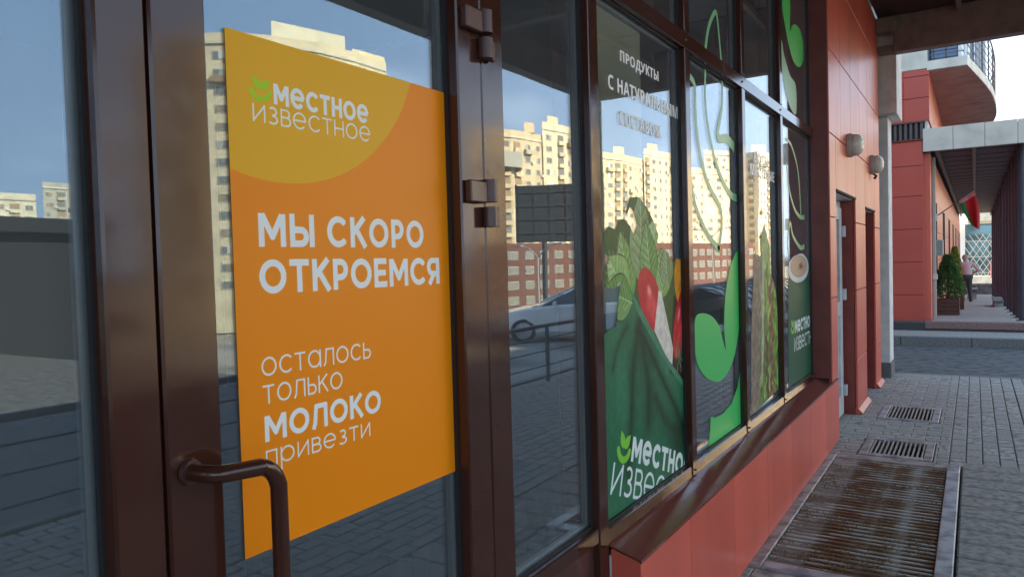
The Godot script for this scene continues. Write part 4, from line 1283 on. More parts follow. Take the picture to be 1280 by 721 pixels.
func build_grates() -> void:
	var t := thing("floor_grate", "large floor grate of cross slats clogged with brown dirt beside the red base", "grate", Vector3(0.54, 0, -4.6))
	bx("frame_bar", Vector3(0.118, -0.03, -3.472), Vector3(0.19, 0.010, -5.768), M.grate_rail, t, 0.004)
	bx("frame_bar", Vector3(0.885, -0.03, -3.472), Vector3(0.958, 0.014, -5.66), M.grate_frame, t, 0.004)
	bx("frame_bar", Vector3(0.191, -0.03, -3.472), Vector3(0.884, 0.010, -3.55), M.grate_frame, t, 0.004)
	bx("frame_bar", Vector3(0.191, -0.03, -5.661), Vector3(0.958, 0.010, -5.768), M.grate_rail, t, 0.004)
	var n := 38
	var g0 := RandomNumberGenerator.new()
	g0.seed = 15
	for k in n:
		var z := -3.556 - (k + 0.5) * (2.10 / n)
		var o := bx("slat", Vector3(0.192, -0.030, z + 0.010), Vector3(0.883, 0.004, z - 0.010), M.slat_metal, t, 0.004)
		o.rotation.x = g0.randf_range(-0.05, 0.12)
		o.position.y += g0.randf_range(-0.002, 0.001)
	for x in [0.36, 0.70]:
		bx("bearer", Vector3(x, -0.07, -3.55), Vector3(x + 0.02, -0.036, -5.66), M.thin_bar, t, 0.0)
	# dirt and leaf crumbs trodden into the slats
	var st := start()
	var g := RandomNumberGenerator.new()
	g.seed = 77
	var nz := FastNoiseLite.new()
	nz.seed = 5
	nz.frequency = 1.6
	var made := 0
	while made < 3600:
		var x := g.randf_range(0.195, 0.88)
		var z := g.randf_range(-5.65, -3.56)
		var density := nz.get_noise_2d(x * 1.1, z * 2.6) + (0.25 if x < 0.27 else 0.0)
		if density < g.randf_range(-0.1, 0.45):
			continue
		made += 1
		var p := Vector3(x, g.randf_range(0.001, 0.007), z)
		var a := g.randf_range(0, TAU)
		var s := g.randf_range(0.002, 0.0085)
		var u := Vector3(cos(a), g.randf_range(-0.4, 0.4), sin(a)) * s
		var v := Vector3(-sin(a), g.randf_range(-0.4, 0.4), cos(a)) * s * 0.6
		var w := Vector3(0, s * 0.5, 0)
		tri(st, p - u, p + v, p + w, w - u + v)
		tri(st, p + u, p - v, p + w, w + u - v)
		tri(st, p - u, p - v, p + w, w - u - v)
		tri(st, p + u, p + v, p + w, w + u + v)
	var crumbs := put("dirt_crumbs", st.commit(), M.debris, t, -origin_of(t))
	crumbs.set_meta("kind", "stuff")
	for s in [[0.318, 0.789, -5.828, -6.402, "small floor grate next to the large one, with a pinkish frame"], [0.308, 0.779, -7.188, -7.857, "small floor grate farther off, between the two side doors"]]:
		var q := thing("floor_grate", s[4], "grate", Vector3((s[0] + s[1]) * 0.5, 0, (s[2] + s[3]) * 0.5), "small floor grates along the wall")
		bx("frame_bar", Vector3(s[0], -0.03, s[2]), Vector3(s[0] + 0.057, 0.006, s[3]), M.grate_frame if s[2] < -7.0 else M.grate_rail, q, 0.003)
		bx("frame_bar", Vector3(s[1] - 0.055, -0.03, s[2]), Vector3(s[1], 0.006, s[3]), M.grate_frame if s[2] < -7.0 else M.grate_rail, q, 0.003)
		bx("frame_bar", Vector3(s[0] + 0.058, -0.03, s[2]), Vector3(s[1] - 0.056, 0.006, s[2] - 0.066), M.grate_frame, q, 0.003)
		bx("frame_bar", Vector3(s[0] + 0.058, -0.03, s[3] + 0.056), Vector3(s[1] - 0.056, 0.006, s[3]), M.grate_frame, q, 0.003)
		for k in 12:
			var x: float = s[0] + 0.070 + k * (s[1] - s[0] - 0.138) / 11.0
			bx("bar", Vector3(x - 0.0055, -0.030, s[2] - 0.067), Vector3(x + 0.0055, 0.004, s[3] + 0.057), M.thin_bar, q, 0.001)

func build_wall_lamps() -> void:
	var k := 0
	for z in [-6.86, -8.48]:
		var t := thing("wall_lamp", ["round bulkhead wall lamp nearer the shop windows", "round bulkhead wall lamp farther along, above the second side door"][k], "lamp", Vector3(0.14, 2.385, z), "bulkhead lamps on the pink wall")
		put("lamp_base", lathe([[0.0, 0.0], [0.098, 0.0], [0.100, 0.006], [0.100, 0.034], [0.095, 0.042], [0.0, 0.044]], 32), M.lamp_base, t, Vector3.ZERO, Vector3(0, 0, -PI / 2))
		put("lamp_shade", lathe([[0.091, 0.046], [0.091, 0.060], [0.088, 0.078], [0.080, 0.095], [0.066, 0.109], [0.046, 0.119], [0.022, 0.124], [0.0, 0.125]], 32), M.lamp_shade, t, Vector3.ZERO, Vector3(0, 0, -PI / 2))
		if k == 1:
			put("cable_gland", tube([Vector3(0.02, -0.09, -0.03), Vector3(0.05, -0.115, -0.04), Vector3(0.03, -0.14, -0.05)], [0.012, 0.012, 0.016], 8), M.joint, t)
		k += 1

# ---------------------------------------------------------------- the next building along
const FALL := 0.033          # the terrace falls away along the building
func terrace_y(z: float) -> float:
	return 0.24 - FALL * maxf(0.0, -z - 15.0)

func build_terrace() -> void:
	var o := setting("terrace")
	var st := start()
	var z0 := -14.815
	var z1 := -46.0
	var pts := PackedVector2Array([Vector2(-z0, -0.6), Vector2(-z0, terrace_y(z0) - 0.008), Vector2(15.0, terrace_y(-15.0) - 0.008), Vector2(-z1, terrace_y(z1) - 0.008), Vector2(-z1, -3.0), Vector2(20.0, -3.0)])
	put("terrace_body", pull(pts, Vector3(0, 0, -1), Vector3.UP, Vector3(3.6, 0, 0)), M.bedding, o, Vector3(-1.0, 0, 0))
	bx("step_nosing", Vector3(0.30, 0.13, -14.803), Vector3(2.6, 0.245, -14.84), M.step_tile, o, 0.004)
	bx("step_nosing", Vector3(0.30, 0.236, -14.842), Vector3(2.6, 0.248, -15.05), M.step_tile, o, 0.003)
	# paving of the terrace: first rows as pieces, the rest joined
	var rest := start()
	var g := RandomNumberGenerator.new()
	g.seed = 31
	var made := 0
	var z := -15.055
	var row := 0
	while z > -45.8:
		var x := 0.38 - 0.10 * (row % 2)
		while x < 2.5:
			var y := terrace_y(z - 0.05)
			var a := Vector3(maxf(x, 0.38), y - 0.02, z - 0.0965)
			var b := Vector3(x + 0.196, y + g.randf_range(-0.002, 0.001), z)
			if made < 120:
				bx("paver", a, b, M["paver_%d" % (g.randi() % 4)], o, 0.003)
				made += 1
			else:
				add_box(rest, a, b, 0.0)
			x += 0.2
		z -= 0.10
		row += 1
	var more := put("far_pavers", rest.commit(), M.paver_2, o)
	more.set_meta("kind", "stuff")

func build_second_building() -> void:
	var b := thing("neighbour_building", "red clad building with a rounded balcony and a columned canopy across the drive", "building", Vector3(0.3, 0, -16))
	var zf := -15.3
	bx("wall_core", Vector3(-2.0, -0.3, zf - 0.03), Vector3(0.235, 3.50, zf - 0.16), M.joint, b, 0.0)
	bx("wall_core", Vector3(-12.0, -2.5, zf - 0.165), Vector3(0.345, 3.50, -47.0), M.joint, b, 0.0)
	bx("corner_panel", Vector3(0.2365, 0.10, zf - 0.164), Vector3(0.372, 3.28, zf - 0.14), M.red_2, b, 0.003)
	bx("wall_core", Vector3(-12.0, 3.51, zf - 0.05), Vector3(0.345, 9.5, -47.0), M.white_render, b, 0.0)
	# near face, lower storey: two columns of sheets
	var ys := [0.10, 0.70, 1.30, 1.90, 2.50, 3.05, 3.50]
	var tone := 0
	for r in 6:
		for c in [[0.262, -0.36], [-0.366, -1.0], [-1.006, -1.7]]:
			tone += 1
			bx("cladding_panel", Vector3(c[1], ys[r] + 0.004, zf - 0.028), Vector3(c[0], ys[r + 1] - 0.004, zf), M["far_red_%d" % (tone % 3)], b, 0.003)
	bx("base_gap", Vector3(-2.0, -0.1, zf - 0.03), Vector3(0.24, 0.098, zf - 0.012), M.joint, b, 0.0)
	# ribbed band between the storeys
	bx("band_back", Vector3(-2.0, 3.515, zf - 0.049), Vector3(0.30, 3.83, zf - 0.03), M.joint, b, 0.0)
	for k in 14:
		bx("band_rib", Vector3(0.225 - k * 0.085, 3.53, zf - 0.030), Vector3(0.270 - k * 0.085, 3.82, zf + 0.012), M.louvre, b, 0.004)
	bx("band_edge", Vector3(-2.0, 3.822, zf - 0.03), Vector3(0.31, 3.845, zf + 0.03), M.louvre, b, 0.003)
	bx("band_edge", Vector3(-2.0, 3.502, zf - 0.03), Vector3(0.275, 3.526, zf + 0.03), M.red_reveal, b, 0.003)
	# upper red sheets and the white wall over them
	for r in [[3.85, 4.263], [4.27, 4.654], [4.66, 4.775]]:
		for c in [[0.372, -0.034], [-0.04, -0.7], [-0.706, -1.5]]:
			tone += 1
			bx("cladding_panel", Vector3(c[1], r[0] + 0.003, zf - 0.048), Vector3(c[0], r[1] - 0.003, zf - 0.006), M["far_red_%d" % (tone % 3)], b, 0.003)
	for k in 16:
		bx("cladding_panel", Vector3(0.346, 3.852, zf - 0.05 - k * 1.2), Vector3(0.374, 4.725, zf - 0.05 - (k + 1) * 1.2 + 0.006), M["red_%d" % (k % 3)], b, 0.003)
	bx("wall_panel", Vector3(-2.0, 4.78, zf - 0.049), Vector3(0.352, 9.4, zf - 0.006), M.cream_edge, b, 0.004)
	# side wall of the terrace: sheets, dark windows, service boxes
	for k in 26:
		var za := zf - 0.166 - k * 1.2
		for r in 6:
			var lo: float = ys[r] - FALL * k * 1.2 if r == 0 else ys[r]
			tone += 1
			if k % 4 == 1 and r >= 1 and r <= 3:
				continue
			bx("cladding_panel", Vector3(0.346, lo + 0.003, za), Vector3(0.372, minf(ys[r + 1] - 0.003, 3.26), za - 1.194), M["red_%d" % (tone % 3)], b, 0.003)
		if k % 4 == 1:
			var w := sub("window", b)
			w.position = Vector3(0.25, 0.70, za - 0.6) - origin_of(b)
			bx("glass", Vector3(0.33, 0.72, za - 0.05), Vector3(0.354, 2.48, za - 1.15), M.blue_glass, w, 0.0)
			bx("window_frame", Vector3(0.346, 0.702, za - 0.002), Vector3(0.385, 2.497, za - 0.05), M.frame_brown, w, 0.003)
			bx("window_frame", Vector3(0.346, 0.702, za - 1.15), Vector3(0.385, 2.497, za - 1.196), M.frame_brown, w, 0.003)
	bx("service_box", Vector3(0.373, 1.40, -17.55), Vector3(0.50, 1.72, -17.85), M.lamp_base, b, 0.01)
	bx("downpipe", Vector3(0.373, 0.12, -15.95), Vector3(0.435, 3.25, -16.02), M.lamp_base, b, 0.01)
	bx("service_box", Vector3(0.373, 0.95, -15.93), Vector3(0.455, 1.06, -16.04), M.lamp_shade, b, 0.01)
	# canopy over the terrace
	for k in 4:
		var x := 0.265 + (0.0 if k == 0 else 0.471 + (k - 1) * 0.475)
		var x1 := 0.265 + 0.471 + k * 0.475
		bx("fascia_panel", Vector3(x + 0.003, 3.288, zf - 0.05), Vector3(x1 - 0.003, 3.70, zf + 0.02), M.fascia, b, 0.004)
	bx("canopy_roof", Vector3(0.264, 3.60, zf - 0.055), Vector3(2.16, 3.66, -46.0), M.soffit_dark, b, 0.0)
	for k in 24:
		bx("soffit_rib", Vector3(0.27, 3.50, zf - 0.20 - k * 1.25), Vector3(2.15, 3.598, zf - 0.26 - k * 1.25), M.soffit_dark, b, 0.0)
	for k in 64:
		bx("soffit_board", Vector3(0.27, 3.47 + 0.008 * (k % 2), zf - 0.06 - k * 0.47), Vector3(2.15, 3.495, zf - 0.06 - k * 0.47 - 0.462), M.soffit_dark, b, 0.0)
	for x in [0.42, 1.02, 1.74]:
		bx("canopy_beam", Vector3(x, 3.36, zf - 0.06), Vector3(x + 0.06, 3.468, -46.0), M.purlin, b, 0.003)
	for z in [-15.75, -17.0, -18.25, -20.0, -21.85, -24.2, -26.9, -29.6, -32.4, -36.0, -40.0]:
		put("canopy_column", lathe([[0.0, 0.0], [0.11, 0.0], [0.11, 0.012], [0.068, 0.016], [0.068, 3.358 - terrace_y(z)], [0.0, 3.36 - terrace_y(z)]], 20), M.post_steel, b, Vector3(1.77, terrace_y(z), z) - origin_of(b))
	# bowed balcony: slab, soffit, edge, railing, glazed wall behind
	var bal := sub("balcony", b)
	bal.position = Vector3(0.9, 4.74, -18.0) - origin_of(b)
	var rim := smooth_line(flat_list([0.96, -15.30, 1.145, -16.56, 1.30, -17.73, 1.415, -18.9, 1.505, -20.66, 1.50, -21.9, 1.38, -23.4, 1.10, -24.8, 0.40, -26.0]), 6)
	var plan := PackedVector2Array([Vector2(0.345, -26.0), Vector2(0.345, -15.30)])
	plan.append_array(rim)
	put("balcony_slab", pull(plan, Vector3.RIGHT, Vector3(0, 0, 1), Vector3(0, 0.16, 0)), M.cream_edge, bal, Vector3(0, 4.742, 0) - origin_of(bal))
	var inset := PackedVector2Array()
	for p in plan:
		inset.append(Vector2(0.375 + (p.x - 0.345) * 0.965, lerpf(p.y, -20.0, 0.008)))
	put("balcony_soffit", pull(inset, Vector3.RIGHT, Vector3(0, 0, 1), Vector3(0, 0.010, 0)), M.balcony_soffit, bal, Vector3(0, 4.730, 0) - origin_of(bal))
	var line := PackedVector2Array([Vector2(0.36, -15.33)])
	for p in rim:
		line.append(p + Vector2(-0.03, -0.03))
	for y in [0.20, 0.34, 0.48, 0.62, 0.76, 0.90, 1.05]:
		var path := []
		for p in line:
			path.append(Vector3(p.x, 4.742 + 0.16 + y - 0.1, p.y))
		put("railing_bar", tube(path, [0.016 if y > 1.0 else 0.008], 6), M.rail_grey, bal, -origin_of(bal))
	for k in range(0, line.size(), 5):
		put("railing_post", tube([Vector3(line[k].x, 4.90, line[k].y), Vector3(line[k].x, 5.86, line[k].y)], [0.016], 6), M.rail_grey, bal, -origin_of(bal))
	put("railing_post", tube([Vector3(0.93, 4.90, -15.33), Vector3(0.93, 5.87, -15.33)], [0.022], 8), M.white_paint, bal, -origin_of(bal))
	# glazed bay behind the railing
	var bay := PackedVector2Array()
	for p in rim:
		bay.append(Vector2(0.345 + (p.x - 0.345) * 0.80, p.y - 0.5))
	var bp := PackedVector2Array([Vector2(0.345, -26.0), Vector2(0.345, -15.80)])
	bp.append_array(bay)
	put("bay_glazing", pull(bp, Vector3.RIGHT, Vector3(0, 0, 1), Vector3(0, 2.6, 0)), M.blue_glass, bal, Vector3(0, 4.905, 0) - origin_of(bal))
	for k in range(0, bay.size(), 4):
		bx("bay_mullion", Vector3(bay[k].x - 0.02, 4.906, bay[k].y - 0.02), Vector3(bay[k].x + 0.03, 7.5, bay[k].y + 0.03), M.white_paint, bal, 0.002)
	for x in [0.42, 0.62, 0.80]:
		bx("bay_mullion", Vector3(x, 4.906, -15.81), Vector3(x + 0.02, 7.5, -15.775), M.frame_brown, bal, 0.002)
	var upper := PackedVector2Array()
	for p in plan:
		upper.append(p + Vector2(-0.06 if p.x > 0.5 else 0.0, 0.0))
	put("upper_slab", pull(upper, Vector3.RIGHT, Vector3(0, 0, 1), Vector3(0, 0.3, 0)), M.cream_edge, bal, Vector3(0, 7.506, 0) - origin_of(bal))

func build_flag() -> void:
	var t := thing("flag", "red and green flag with a patterned hoist on a slanting pole over the terrace", "flag", Vector3(0.375, 2.10, -17.0))
	var a := Vector3(0.375, 2.16, -16.95)
	var b := Vector3(1.06, 2.675, -17.05)
	put("flag_pole", tube([a, b], [0.012, 0.009], 10), M.rail_grey, t, -origin_of(t))
	bx("pole_socket", Vector3(0.3725, 2.09, -16.90), Vector3(0.43, 2.23, -17.0), M.white_paint, t, 0.006)
	# cloth: red over green, a white ornament on red at the hoist
	var im := Image.create(120, 120, false, Image.FORMAT_RGB8)
	for y in 120:
		for x in 120:
			var c := Color(0.70, 0.10, 0.12) if x > 32 else Color(0.11, 0.40, 0.20)
			if y < 15:
				var i := absi((x % 16) - 8)
				var j := absi(y - 7)
				c = Color(0.82, 0.78, 0.76) if (i + j) % 5 < 2 or y < 1 or y > 13 else Color(0.66, 0.12, 0.14)
			im.set_pixel(x, y, c)
	var m := mat("flag_cloth", Color.WHITE, 0.75, {"backlight": Color(0.45, 0.45, 0.45)})
	m.albedo_texture = ImageTexture.create_from_image(im)
	var h0 := a.lerp(b, 0.60)
	var h1 := a.lerp(b, 0.985)
	var n := 22
	var grid := []
	for j in n + 1:
		var v := float(j) / n
		var row := []
		for i in n + 1:
			var u := float(i) / n
			var top := h0.lerp(h1, u)
			var low := Vector3(1.00 + 0.13 * u, 1.98 - 0.10 * u, -17.05 + 0.04 * sin(u * 9.0))
			var p := top.lerp(low, v)
			p.x += 0.06 * sin(v * PI) * (u - 0.3)
			p.z += 0.055 * sin(u * 8.0 + v * 3.0) * sqrt(v)
			row.append(p)
		grid.append(row)
	var st := start()
	for j in n:
		for i in n:
			for q in [[[0, 0], [1, 0], [1, 1]], [[0, 0], [1, 1], [0, 1]]]:
				for c in q:
					st.set_smooth_group(1)
					st.set_uv(Vector2((i + c[0]) / float(n), (j + c[1]) / float(n)))
					st.add_vertex(grid[j + c[1]][i + c[0]])
	st.generate_normals()
	put("flag_cloth", st.commit(), m, t, -origin_of(t))

func sprays(st: SurfaceTool, g: RandomNumberGenerator, at: Vector3, out: Vector3, s: float) -> void:
	# a flat spray of scale leaves: a few narrow blades fanned about one direction
	var d := (out + Vector3(g.randf_range(-0.4, 0.4), 0.9 + g.randf_range(-0.2, 0.6), g.randf_range(-0.4, 0.4))).normalized()
	var side := d.cross(Vector3(g.randf_range(-1, 1), g.randf_range(-0.2, 0.2), g.randf_range(-1, 1))).normalized()
	var n := side.cross(d)
	for k in 4:
		var a := (k - 1.5) * 0.42 + g.randf_range(-0.15, 0.15)
		var e := (d * cos(a) + side * sin(a)).normalized()
		var w := e.cross(n).normalized() * s * 0.16
		var l := s * g.randf_range(0.7, 1.1)
		tri(st, at - w, at + w, at + e * l + n * s * 0.12, n)

func thuja(called: String, label: String, at: Vector3, high: float, wide: float, pale: bool, seed_: int) -> void:
	var t := thing(called, label, "tree", at, "clipped conifers on the terrace")
	put("trunk", tube([Vector3.ZERO, Vector3(0, high * 0.5, 0), Vector3(0, high * 0.92, 0)], [wide * 0.07, wide * 0.05, 0.004], 8), M.bark, t)
	var g := RandomNumberGenerator.new()
	g.seed = seed_
	var sts := [start(), start()]
	for k in 3400:
		var v := pow(g.randf(), 0.8)
		var y := high * (0.06 + 0.92 * v)
		var r := wide * 0.5 * (0.16 + 0.9 * sin(minf(1.0, (1.0 - v) * 1.12 + 0.04) * 1.45)) * (0.78 if v < 0.05 else 1.0)
		var a := g.randf() * TAU
		r *= 1.0 + 0.12 * sin(a * 3.0 + y * 7.0) + 0.08 * sin(a * 7.0 - y * 13.0)
		var rr := r * sqrt(g.randf_range(0.25, 1.0))
		var o := Vector3(cos(a), 0, sin(a))
		sprays(sts[1 if g.randf() < 0.4 else 0], g, o * rr + Vector3(0, y, 0), o, wide * g.randf_range(0.07, 0.13))
	put("crown", sts[0].commit(), M.thuja_2 if pale else M.thuja_0, t)
	put("crown", sts[1].commit(), M.thuja_2 if pale else M.thuja_1, t)

func planter(label: String, at: Vector3, w: float, h: float) -> void:
	var t := thing("planter_box", label, "planter", at, "wooden planters on the terrace")
	for k in 4:
		for s in [-1, 1]:
			put("plank", cbox(Vector3(w, h / 4 - 0.006, 0.022), 0.003), M.wood, t, Vector3(0, h / 8 + k * h / 4 + 0.01, s * (w * 0.5 - 0.011)))
			put("plank", cbox(Vector3(0.022, h / 4 - 0.006, w - 0.046), 0.003), M.wood, t, Vector3(s * (w * 0.5 - 0.011), h / 8 + k * h / 4 + 0.01, 0))
	for sx in [-1, 1]:
		for sz in [-1, 1]:
			put("corner_post", cbox(Vector3(0.03, h + 0.01, 0.03), 0.002), M.wood, t, Vector3(sx * (w * 0.5 - 0.040), h * 0.5, sz * (w * 0.5 - 0.040)))
	put("soil", cbox(Vector3(w - 0.05, 0.02, w - 0.05), 0.0), M.soil, t, Vector3(0, h * 0.86, 0))

# ---------------------------------------------------------------- a figure as one smooth skin over tapered bones
func skin(bones: Array, cell: float, blend: float, paint: Callable) -> Mesh:
	var lo := Vector3(INF, INF, INF)
	var hi := -lo
	for b in bones:
		for e in [0, 1]:
			var r: Vector3 = Vector3.ONE * (b[2 + e] + blend + cell * 2)
			lo = lo.min(b[e] - r)
			hi = hi.max(b[e] + r)
	var n := Vector3i(((hi - lo) / cell).ceil()) + Vector3i.ONE
	var field := PackedFloat32Array()
	field.resize(n.x * n.y * n.z)
	field.fill(1.0)
	for b in bones:
		var a: Vector3 = b[0]
		var d: Vector3 = b[1] - a
		var l2 := maxf(d.length_squared(), 1e-9)
		var reach: float = maxf(b[2], b[3]) + blend + cell * 2
		var i0 := Vector3i(((a.min(b[1]) - Vector3.ONE * reach - lo) / cell).floor()).clamp(Vector3i.ZERO, n - Vector3i.ONE)
		var i1 := Vector3i(((a.max(b[1]) + Vector3.ONE * reach - lo) / cell).ceil()).clamp(Vector3i.ZERO, n - Vector3i.ONE)
		for z in range(i0.z, i1.z + 1):
			for y in range(i0.y, i1.y + 1):
				for x in range(i0.x, i1.x + 1):
					var p := lo + Vector3(x, y, z) * cell
					var t := clampf((p - a).dot(d) / l2, 0.0, 1.0)
					var s := p.distance_to(a + d * t) - lerpf(b[2], b[3], t)
					var k := x + n.x * (y + n.y * z)
					var f := field[k]
					var h := maxf(blend - absf(f - s), 0.0) / blend
					field[k] = minf(f, s) - h * h * blend * 0.25
	var verts := {}
	var pos := PackedVector3Array()
	for z in n.z - 1:
		for y in n.y - 1:
			for x in n.x - 1:
				var sum := Vector3.ZERO
				var count := 0
				var c := PackedFloat32Array()
				var neg := 0
				for q in 8:
					var v := field[(x + (q & 1)) + n.x * ((y + (q >> 1 & 1)) + n.y * (z + (q >> 2)))]
					c.append(v)
					if v < 0.0:
						neg += 1
				if neg == 0 or neg == 8:
					continue
				for e in [[0, 1], [2, 3], [4, 5], [6, 7], [0, 2], [1, 3], [4, 6], [5, 7], [0, 4], [1, 5], [2, 6], [3, 7]]:
					var va := c[e[0]]
					var vb := c[e[1]]
					if (va < 0.0) != (vb < 0.0):
						var t := va / (va - vb)
						var pa := Vector3(e[0] & 1, e[0] >> 1 & 1, e[0] >> 2)
						var pb := Vector3(e[1] & 1, e[1] >> 1 & 1, e[1] >> 2)
						sum += pa.lerp(pb, t)
						count += 1
				verts[Vector3i(x, y, z)] = pos.size()
				pos.append(lo + (Vector3(x, y, z) + sum / count) * cell)
	var tris := []
	for key: Vector3i in verts:
		for axis in 3:
			var step := Vector3i.ZERO
			step[axis] = 1
			var e := key + step
			var f0 := field[key.x + n.x * (key.y + n.y * key.z)]
			var f1 := field[e.x + n.x * (e.y + n.y * e.z)]
			if (f0 < 0.0) == (f1 < 0.0):
				continue
			var u := Vector3i.ZERO
			u[(axis + 1) % 3] = 1
			var w := Vector3i.ZERO
			w[(axis + 2) % 3] = 1
			var q := [key, key - u, key - u - w, key - w]
			if q.all(func(i): return verts.has(i)):
				var o := Vector3(step) * (1.0 if f0 < 0.0 else -1.0)
				tris.append([verts[q[0]], verts[q[1]], verts[q[2]], o])
				tris.append([verts[q[0]], verts[q[2]], verts[q[3]], o])
	var normals := PackedVector3Array()
	normals.resize(pos.size())
	for t in tris:
		var nn := (pos[t[1]] - pos[t[0]]).cross(pos[t[2]] - pos[t[0]])
		if nn.dot(t[3]) < 0.0:
			nn = -nn
		for i in 3:
			normals[t[i]] += nn
	var st := start()
	for t in tris:
		var ids := [t[0], t[1], t[2]]
		if (pos[t[1]] - pos[t[0]]).cross(pos[t[2]] - pos[t[0]]).dot(t[3]) > 0.0:
			ids = [t[0], t[2], t[1]]
		for i in ids:
			st.set_color(paint.call(pos[i]))
			st.set_normal(normals[i].normalized())
			st.add_vertex(pos[i])
	return st.commit()

func build_person() -> void:
	var at := Vector3(0.81, terrace_y(-29.5), -29.5)
	var t := thing("person", "person in a pink shirt and dark trousers standing behind the planter, hand on hip", "person", at, "", deg_to_rad(200))
	var v := func(x: float, y: float, z: float) -> Vector3: return Vector3(x, y, z)
	var bones := []
	var j := {"hip": v.call(0, 0.86, 0), "waist": v.call(0, 1.0, 0.01), "chest": v.call(0.01, 1.20, 0.03), "neck": v.call(0.01, 1.37, 0.06), "head": v.call(0.01, 1.50, 0.10)}
	bones.append([j.hip + Vector3(-0.07, 0, 0), j.hip + Vector3(0.07, 0, 0), 0.125, 0.125])
	bones.append([j.hip, j.waist, 0.145, 0.15])
	bones.append([j.waist, j.chest, 0.15, 0.15])
	bones.append([j.chest + Vector3(-0.10, 0.08, 0), j.chest + Vector3(0.10, 0.08, 0), 0.095, 0.095])
	bones.append([j.chest + Vector3(0, 0.1, 0), j.neck, 0.10, 0.055])
	bones.append([j.neck, j.head + Vector3(0, -0.03, -0.01), 0.055, 0.065])
	bones.append([j.head + Vector3(0, -0.015, 0), j.head + Vector3(0, 0.035, -0.01), 0.078, 0.088])
	bones.append([j.head + Vector3(0, -0.05, 0.05), j.head + Vector3(0, -0.06, 0.055), 0.045, 0.04])
	bones.append([j.head + Vector3(0, -0.005, 0.085), j.head + Vector3(0, -0.025, 0.105), 0.012, 0.016])
	for s in [-1.0, 1.0]:
		bones.append([j.head + Vector3(0.085 * s, 0.0, 0), j.head + Vector3(0.092 * s, 0.02, -0.008), 0.016, 0.014])
		var knee := Vector3(0.09 * s, 0.46, 0.03 + 0.03 * s)
		var ankle := Vector3(0.10 * s, 0.08, -0.02 + 0.05 * s)
		bones.append([j.hip + Vector3(0.08 * s, -0.02, 0), knee, 0.10, 0.068])
		bones.append([knee, ankle, 0.066, 0.048])
		bones.append([ankle + Vector3(0, -0.03, -0.02), ankle + Vector3(0.02 * s, -0.045, 0.14), 0.045, 0.034])
	# one hand on the hip, the other arm hanging and slightly bent
	var arms := [[Vector3(-0.19, 1.30, 0.03), Vector3(-0.36, 1.07, -0.03), Vector3(-0.19, 0.94, 0.08)], [Vector3(0.20, 1.30, 0.03), Vector3(0.27, 1.04, 0.0), Vector3(0.24, 0.82, 0.13)]]
	for a in arms:
		bones.append([a[0], a[1], 0.066, 0.050])
		bones.append([a[1], a[2], 0.047, 0.032])
		var d: Vector3 = (a[2] - a[1]).normalized()
		var side := d.cross(Vector3(0, 0, 1)).normalized()
		var palm: Vector3 = a[2] + d * 0.05
		bones.append([a[2], palm, 0.034, 0.036])
		for k in 4:
			var root: Vector3 = palm + side * (k - 1.5) * 0.019
			var mid: Vector3 = root + d * (0.05 - 0.004 * absf(k - 1.3)) + Vector3(0, -0.004, 0.008)
			bones.append([root, mid, 0.0105, 0.0095])
			bones.append([mid, mid + d * 0.03 + Vector3(0, -0.014, 0.012), 0.0095, 0.008])
		bones.append([a[2] + side * 0.028, palm + side * 0.045, 0.013, 0.011])
		bones.append([palm + side * 0.045, palm + side * 0.048 + d * 0.025, 0.011, 0.009])
	var paint := func(p: Vector3) -> Color:
		if p.y < 0.075:
			return Color(0.05, 0.045, 0.04)
		if p.y < 0.93 and absf(p.x) < 0.19:
			return Color(0.045, 0.045, 0.042)
		if p.y > 1.375:
			return Color(0.46, 0.28, 0.21)
		var fore: bool = (p.distance_to(arms[0][2]) < 0.19 and p.x < -0.14) or (p.distance_to(arms[1][2]) < 0.20 and p.x > 0.19)
		if fore:
			return Color(0.44, 0.26, 0.19)
		return Color(0.56, 0.36, 0.36)
	var m := mat("figure", Color.WHITE, 0.8)
	m.vertex_color_use_as_albedo = true
	put("body", skin(bones, 0.0125, 0.03, paint), m, t)
	put("hair", lathe([[0.093, -0.02], [0.096, 0.02], [0.088, 0.055]], 20), mat("hair_grey", lin(0.36, 0.34, 0.31), 0.9), t, j.head + Vector3(0, 0.0, -0.014))
	for s in [-1, 1]:
		put("eye", lathe([[0.0, -0.008], [0.008, 0.0], [0.0, 0.008]], 8), M.rubber, t, j.head + Vector3(0.032 * s, 0.008, 0.082))

